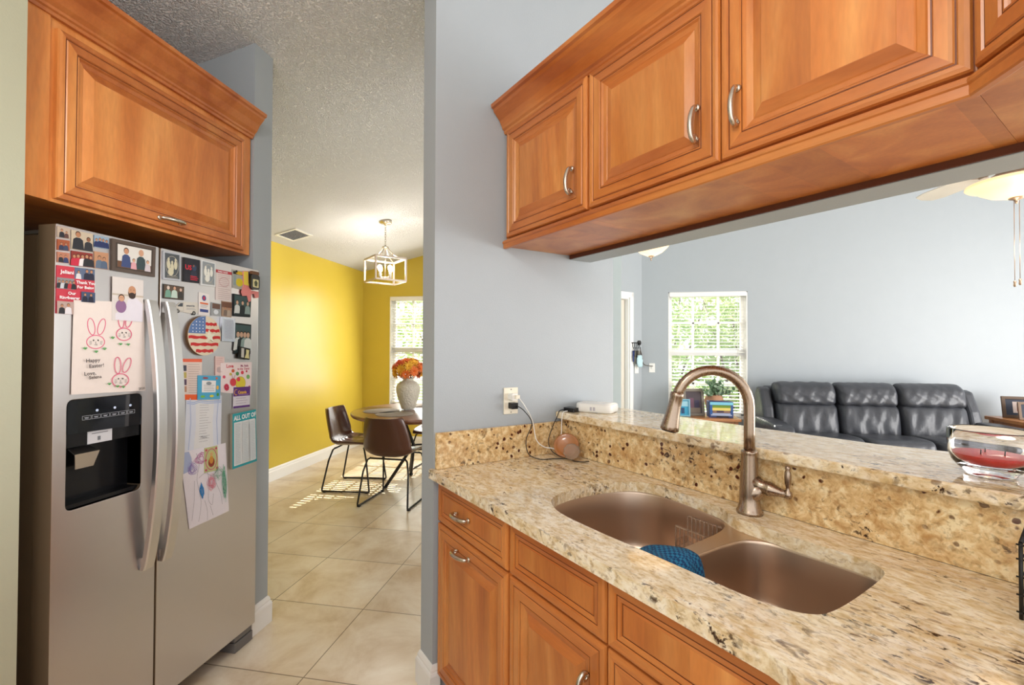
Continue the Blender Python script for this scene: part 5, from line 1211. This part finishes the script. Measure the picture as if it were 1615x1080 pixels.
m = MB(); m.box(1.395, 1.665, 5.80, 5.95, .5785, .770, cm('#3a4a78')); bx_ = m.build('box_body', gb, bevel=.004)
m = MB()
for (a, b, c, d, col) in ((.02, .98, .80, .97, '#7cc4dc'), (.12, .88, .62, .78, '#6a8a2c'), (.10, .90, .45, .62, '#e0cc6c'), (.14, .86, .30, .45, '#8a6a58'), (.06, .94, .12, .28, '#a8b4d0'), (.3, .6, .32, .5, '#40344c'), (.02, .12, .2, .8, '#2c5a9c'), (.88, .98, .2, .8, '#34548c'), (.3, .8, .02, .12, '#22242c')):
    m.box(1.395 + .27 * a, 1.395 + .27 * b, 5.7985 - .0006 * (d), 5.7995, .5785 + .19 * c, .5785 + .19 * d, cm(col))
m.build('picture_front', gb)
pot = thing('potted_plant', 'round leaved grey green plant in a terracotta pot behind the colourful box', 'plant', (1.50, 6.02, .5785))
m = MB(); m.lathe([(.0001, .5788), (.075, .5788), (.10, .70), (.115, .76), (.09, .825), (.075, .83), (.070, .82), (.0001, .81)], plain('terracotta_speckled', '#b8896a', .6, bump=.4, bscale=60), c=(1.50, 6.02, 0), seg=24); m.build('pot', pot)
rnd = random.Random(5); m = MB(); EUC = [plain('eucalyptus_leaf', '#8fa58c', .6, var=.2), plain('eucalyptus_leaf_dark', '#6c8a6a', .6, var=.2)]; st = MB()
for i in range(26):
    a = rnd.random() * 6.28; ph = .15 + rnd.random() * 1.15; L_ = .17 + .08 * rnd.random(); dv = Vector((math.sin(ph) * math.cos(a), math.sin(ph) * math.sin(a) * .6, math.cos(ph) * .85)); b0 = Vector((1.50, 6.00, .82)); e = b0 + dv * L_
    st.tube([tuple(b0), tuple(b0 + dv * L_ * .5 + Vector((0, 0, .015))), tuple(e)], .0018, EUC[1], 4)
    for k in range(8):
        c = b0.lerp(e, .35 + .65 * k / 7); n = Vector((rnd.uniform(-1, 1), rnd.uniform(-1, .2), rnd.uniform(-.5, 1))).normalized(); u_ = n.orthogonal().normalized(); v_ = n.cross(u_); rr = .017 + .008 * rnd.random(); c = c + u_ * rr
        m.add([tuple(c + u_ * rr * math.cos(q) + v_ * rr * math.sin(q)) for q in [math.pi * j / 4 for j in range(8)]], [tuple(range(8))], EUC[k % 2])
m.build('leaves', pot, fix=False); st.build('stems', pot)

# side table right of the sofa
table('side_table', 'honey coloured wooden side table right of the sofa', 4.38, 5.05, 5.50, 6.02, .655, PINE, .035)
pframe('brown double framed picture on the side table right of the sofa', 4.62, 5.86, .30, .235, -14, plain('dark_brown_frame', '#5c4634', .5), cm('#2a3040'), z0=.6555, stripes=((.25, .8, .15, .85, cm('#c9b8b0')), (.38, .68, .25, .7, cm('#c0604a'))))
pframe('smaller brown frame standing just before the larger one on the side table', 4.60, 5.70, .22, .19, -14, plain('brown_frame', '#7a6350', .5), cm('#2a3040'), z0=.6555, stripes=((.2, .8, .1, .9, cm('#d2c4bc')), (.35, .65, .25, .75, cm('#c4503c'))))

# switches on the back wall and the entry wall
def swplate(label, F, w=.075):
    t = thing('light_switch', label, 'switch', (0, 0, 0), F)
    m = MB(F); m.box(-w / 2, w / 2, .0005, .006, -.06, .06, WPLAS); m.build('plate', t, bevel=.002)
    m = MB(F); m.box(-.006, .006, .006, .013, -.010, .012, WPLAS); m.build('toggle', t)
swplate('white light switch plate on the grey wall left of the window', Matrix.Translation((.779, 6.19, 1.15)) @ Matrix.Rotation(R(180), 4, 'Z'))
swplate('white light switch plate half hidden behind the hanging face mask', ent @ Matrix.Translation((.105, 0, 1.14)))
# key rack on the entry wall
kr = thing('key_rack', 'dark metal key rack with hooks on the entry wall', 'rack', (.14, 0, 1.47), ent)
m = MB(ent); m.tube([(.225, .022, 1.475), (.055, .022, 1.475)], .006, MATTBK, 8); m.lathe([(.0001, 0), (.030, 0), (.032, .006), (.02, .012), (.0001, .014)], MATTBK, c=(.060, .002, 1.475), axis='y', seg=14) if False else m.tube([(.060, .001, 1.475), (.060, .016, 1.475)], .032, MATTBK, 14); m.tube([(.215, .001, 1.475), (.215, .016, 1.475)], .022, MATTBK, 14); m.build('bar', kr)
for k in range(5):
    x = .075 + .033 * k; m = MB(ent); m.tube([(x, .022, 1.475), (x, .024, 1.43), (x, .036, 1.40), (x, .046, 1.412)], .004, MATTBK, 6); m.build('hook', kr)
KC = ['#4a4238', '#8a8678', '#30302c', '#6c6a60', '#2c3a70']
for k, (x, z, l) in enumerate(((.078, 1.40, .10), (.110, 1.40, .13), (.142, 1.40, .11), (.175, 1.40, .17), (.205, 1.40, .14))):
    m = MB(ent); ring = [(x + .014 * math.cos(R(a)), .036, z - .016 + .014 * math.sin(R(a))) for a in range(0, 360, 30)]; m.tube(ring, .0018, FRGREY, 6, closed=True)
    for q in (-1, 0, 1): m.prism([(x + q * .010 - .006, z - .028 - l * .4), (x + q * .010 + .006, z - .028 - l * .4), (x + q * .010 + .004, z - .028 - l), (x + q * .010 - .004, z - .028 - l)], .034 + .003 * q, .036 + .003 * q, cm(KC[k]), axis='y'); m.tube([(x + q * .010, .035 + .003 * q, z - .032 - l * .4), (x + q * .012, .035 + .003 * q, z - .026)], .010, cm(KC[k]), 8, sx=.4)
    tag(m.build('key_bunch', loc=(x, .036, z)), 'bunch of keys hanging on the dark rack in the entry', 'keys', 'keys on the rack')
m = MB(ent); rows = []
for i in range(8):
    z = 1.315 - .155 * i / 7; rows.append([(.112 + .105 * (k / 8 - .5) * (1.1 - 1.0 * abs(i / 7 - .5) ** 1.5) - .01 * i / 7, .056 + .016 * math.sin(math.pi * k / 8) + .004 * math.sin(i * 2.4), z) for k in range(9)])
m.loft(rows, plain('mask_blue', '#bfdde4', .8, bump=.3, bscale=120), closed=False); fm = tag(m.build('face_mask', loc=(.115, .06, 1.24), solid=.003), 'pale blue face mask hanging from the key rack', 'face mask')
m = MB(ent); m.tube(smoothpath([(.105, .042, 1.40), (.10, .05, 1.34), (.112, .056, 1.315)], 5), .0018, WPLAS, 6); m.build('ear_loop', None, loc=(.115, .06, 1.24)).parent = None
lp = bpy.data.objects['ear_loop']; mwl = lp.matrix_world.copy(); lp.parent = fm; lp.matrix_world = mwl
m = MB(ent); m.tube(smoothpath([(.085, .045, 1.40), (.060, .05, 1.30), (.03, .055, 1.20), (-.05, .09, 1.175), (-.10, .10, 1.17), (-.14, .10, 1.13), (-.15, .10, 1.10)], 6), .0055, cm('#5a544c'), 6); tag(m.build('lanyard', loc=(0, .06, 1.2)), 'dark lanyard strap sticking out from the key rack', 'lanyard')

# ceiling fan with glass bowl light
FX, FY = 2.389, 3.046
fn = thing('ceiling_fan', 'white ceiling fan with a lit alabaster glass bowl and pull chains', 'ceiling fan', (FX, FY, 2.5))
FW_ = plain('fan_white', '#dcdad4', .4)
BRZ = plain('fan_nickel', '#a58f7c', .3, metal=.7)
m = MB(); m.tube([(FX, FY, 2.56), (FX, FY, ceil_z(FX) - .02)], .013, BRZ, 10); m.lathe([(.07, ceil_z(FX) - .0), (.065, ceil_z(FX) - .06), (.02, ceil_z(FX) - .09)], BRZ, c=(FX, FY, 0)); m.build('downrod', fn)
m = MB(); m.lathe([(.02, 2.58), (.09, 2.57), (.125, 2.54), (.13, 2.49), (.115, 2.455), (.085, 2.44), (.08, 2.42), (.105, 2.405), (.12, 2.385), (.12, 2.375)], BRZ, c=(FX, FY, 0)); m.build('motor_housing', fn)
for k in range(5):
    a = R(72 * k + 96); ca, sa = math.cos(a), math.sin(a); P = lambda r, t, z: (FX + r * ca - t * sa, FY + r * sa + t * ca, z)
    m = MB(); m.tube([P(.11, 0, 2.475), P(.16, 0, 2.465), P(.22, 0, 2.462)], .009, BRZ, 8); m.box; br_ = m
    br_.loft([[P(.19, t, 2.463 + .0 * t) for t in (-.03, .03)], [P(.24, t, 2.463) for t in (-.04, .04)]], BRZ, closed=False); bo = br_.build('blade_arm', fn)
    m = MB(); out = [(.21, -.05), (.30, -.065), (.55, -.07), (.63, -.055), (.655, 0), (.63, .055), (.55, .07), (.30, .065), (.21, .05)]
    vs = [P(r, t, 2.466 + t * .18) for r, t in out] + [P(r, t, 2.472 + t * .18) for r, t in out]; n_ = len(out)
    m.add(vs, [tuple(range(n_)), tuple(range(2 * n_ - 1, n_ - 1, -1))] + [(i, (i + 1) % n_, n_ + (i + 1) % n_, n_ + i) for i in range(n_)], FW_); m.build('blade', fn)
m = MB(); m.lathe([(.0001, 2.268), (.05, 2.272), (.11, 2.290), (.155, 2.318), (.178, 2.340), (.205, 2.345), (.214, 2.352), (.212, 2.362), (.195, 2.366), (.17, 2.372), (.125, 2.378)], ALAB, c=(FX, FY, 0), seg=40); m.build('glass_bowl', fn)
m = MB(); m.lathe([(.0001, 2.235), (.006, 2.238), (.008, 2.250), (.012, 2.256), (.030, 2.262), (.034, 2.268), (.02, 2.272)], BRZ, c=(FX, FY, 0), seg=16); m.build('finial', fn)
for dx, zz in ((-.012, 1.79), (.014, 1.80)):
    m = MB(); m.tube([(FX + dx, FY, 2.262), (FX + dx, FY, zz)], .0016, BRZ, 5); m.lathe([(.004, zz - .03), (.007, zz - .02), (.005, zz - .01), (.007, zz), (.003, zz + .006)], BRZ, c=(FX + dx, FY, 0), seg=10); m.build('pull_chain', fn)
point('fan_glow', (FX - .03, FY - .1, 1.95), 6, .10, (1, .85, .66))
# bowl pendant further back
GX, GY = .553, 4.452
gl_ = thing('bowl_pendant', 'lit alabaster bowl ceiling light near the entry', 'ceiling light', (GX, GY, 2.3))
m = MB(); m.lathe([(.0001, 2.272), (.04, 2.276), (.10, 2.305), (.145, 2.345), (.170, 2.378), (.200, 2.392), (.214, 2.398), (.212, 2.408), (.19, 2.41), (.14, 2.42)], ALAB, c=(GX, GY, 0), seg=36); m.build('glass_bowl', gl_)
m = MB(); m.lathe([(.0001, 2.228), (.007, 2.236), (.005, 2.25), (.016, 2.262), (.028, 2.268), (.024, 2.274)], BRZ, c=(GX, GY, 0), seg=14); m.build('finial', gl_)
m = MB(); m.tube([(GX, GY, 2.272), (GX, GY, ceil_z(GX) - .01)], .010, BRZ, 8); m.lathe([(.07, ceil_z(GX) + .01), (.068, ceil_z(GX) - .03), (.02, ceil_z(GX) - .05)], BRZ, c=(GX, GY, 0)); m.build('stem', gl_)
point('bowl_glow', (GX, GY, 1.95), 4, .10, (1, .85, .66))

# ================================================================== outdoors seen through the windows
m = MB(); m.box(-12, 14, 6.40, 20, -.25, -.15, plain('lawn', '#5f8a3c', .9, var=.3, scale=3)); gr = m.build('lawn'); struct(gr)
LV = [plain('foliage_%d' % i, c, .6, var=.3, scale=2) for i, c in enumerate(('#8fae5a', '#a9c46c', '#7a9a58', '#c2d092'))]
for lm in LV:
    nt = lm.node_tree; pb2 = nt.nodes['Principled BSDF']; tl = nt.nodes.new('ShaderNodeBsdfTranslucent'); mxs = nt.nodes.new('ShaderNodeMixShader'); mxs.inputs[0].default_value = .5
    tl.inputs['Color'].default_value = (.60, .70, .40, 1)
    nt.links.new(pb2.outputs[0], mxs.inputs[1]); nt.links.new(tl.outputs[0], mxs.inputs[2]); nt.links.new(mxs.outputs[0], nt.nodes['Material Output'].inputs['Surface'])
def shrub(x, y, r, h, n, label, seed):
    rnd = random.Random(seed); t = thing('shrub', label, 'shrub', (x, y, -.15)); m = MB()
    for i in range(n):
        d = Vector((rnd.gauss(0, 1), rnd.gauss(0, 1), rnd.gauss(0, 1))).normalized() * (rnd.random() ** .4); c = Vector((x + d.x * r, y + d.y * r, h * .55 + d.z * h * .5)); u_ = Vector((rnd.uniform(-1, 1), rnd.uniform(-1, 1), rnd.uniform(-1, 1))).normalized(); v_ = u_.orthogonal().normalized(); l = .06 + .08 * rnd.random(); w_ = l * .3
        m.add([tuple(c - u_ * l), tuple(c + v_ * w_), tuple(c + u_ * l), tuple(c - v_ * w_)], [(0, 1, 2, 3)], LV[rnd.randrange(4)])
    m.build('foliage', t, fix=False)
    m = MB()
    for k in range(4): m.tube([(x + .05 * k - .1, y, -.15), (x + (k - 1.5) * r * .3, y, h * .5), (x + (k - 1.5) * r * .5, y, h * .85)], [.03, .02, .008], plain('bark', '#6d5a48', .9, var=.3), 6)
    m.build('stems', t)
shrub(0.75, 8.7, .85, 2.3, 2200, 'leafy green shrub outside the left half of the living room window', 1)
shrub(2.75, 8.9, .95, 2.7, 2400, 'taller pale green shrub outside the right half of the living room window', 2)
shrub(1.75, 11.2, 1.5, 3.9, 3000, 'large green shrub furthest outside the living room window', 6)
shrub(-3.6, 11.6, 1.9, 3.2, 2800, 'green shrub outside the dining room window', 3)
def palm(x, y, h, label, seed):
    rnd = random.Random(seed); t = thing('palm', label, 'palm', (x, y, -.15))
    m = MB(); m.tube([(x, y, -.15), (x + .05, y, h * .5), (x, y, h)], [.10, .07, .06], plain('bark', '#6d5a48', .9), 8); m.build('trunk', t)
    for k in range(16):
        a = rnd.random() * 6.28; L_ = 1.1 + .5 * rnd.random(); el = rnd.uniform(-.1, 1.0); pts = []
        for j in range(9):
            s = j / 8 * L_; pts.append(Vector((x + math.cos(a) * s * math.cos(el), y + math.sin(a) * s * math.cos(el), h + math.sin(el) * s - .55 * s * s)))
        m = MB(); m.tube(pts, .008, LV[3], 4)
        for j in range(1, 9):
            for sd_ in (-1, 1):
                for e in (0, .5):
                    c = pts[j - 1].lerp(pts[j], e); tn = (pts[j] - pts[j - 1]).normalized(); sv = tn.cross(Vector((0, 0, 1))).normalized() * sd_; tip = c + (sv * .8 + tn * .7 - Vector((0, 0, .3))).normalized() * .38 * (1 - .5 * abs(j / 8 - .4)); wv = tn * .014
                    m.add([tuple(c - wv), tuple(tip), tuple(c + wv)], [(0, 1, 2)], LV[(k + j) % 4])
        m.build('frond', t, fix=False)
palm(3.15, 8.0, 2.3, 'palm with arching fronds outside the living room window', 4)
palm(-5.0, 9.4, 2.5, 'palm with arching fronds outside the dining room window', 9)

# added fixture for the kitchen fill light, unseen behind the camera
kf = thing('fill_light_fixture', 'added stem and canopy of the unseen kitchen fill light', 'ceiling light', (-.55, -.35, 2.7))
m = MB(); m.tube([(-.55, -.35, 2.70), (-.55, -.35, ceil_z(-.55) - .02)], .010, BRZ, 8); m.lathe([(.07, ceil_z(-.55) + .01), (.068, ceil_z(-.55) - .03), (.02, ceil_z(-.55) - .05)], BRZ, c=(-.55, -.35, 0)); m.lathe([(.05, 2.70), (.045, 2.72), (.02, 2.73)], BRZ, c=(-.55, -.35, 0)); m.build('stem', kf)
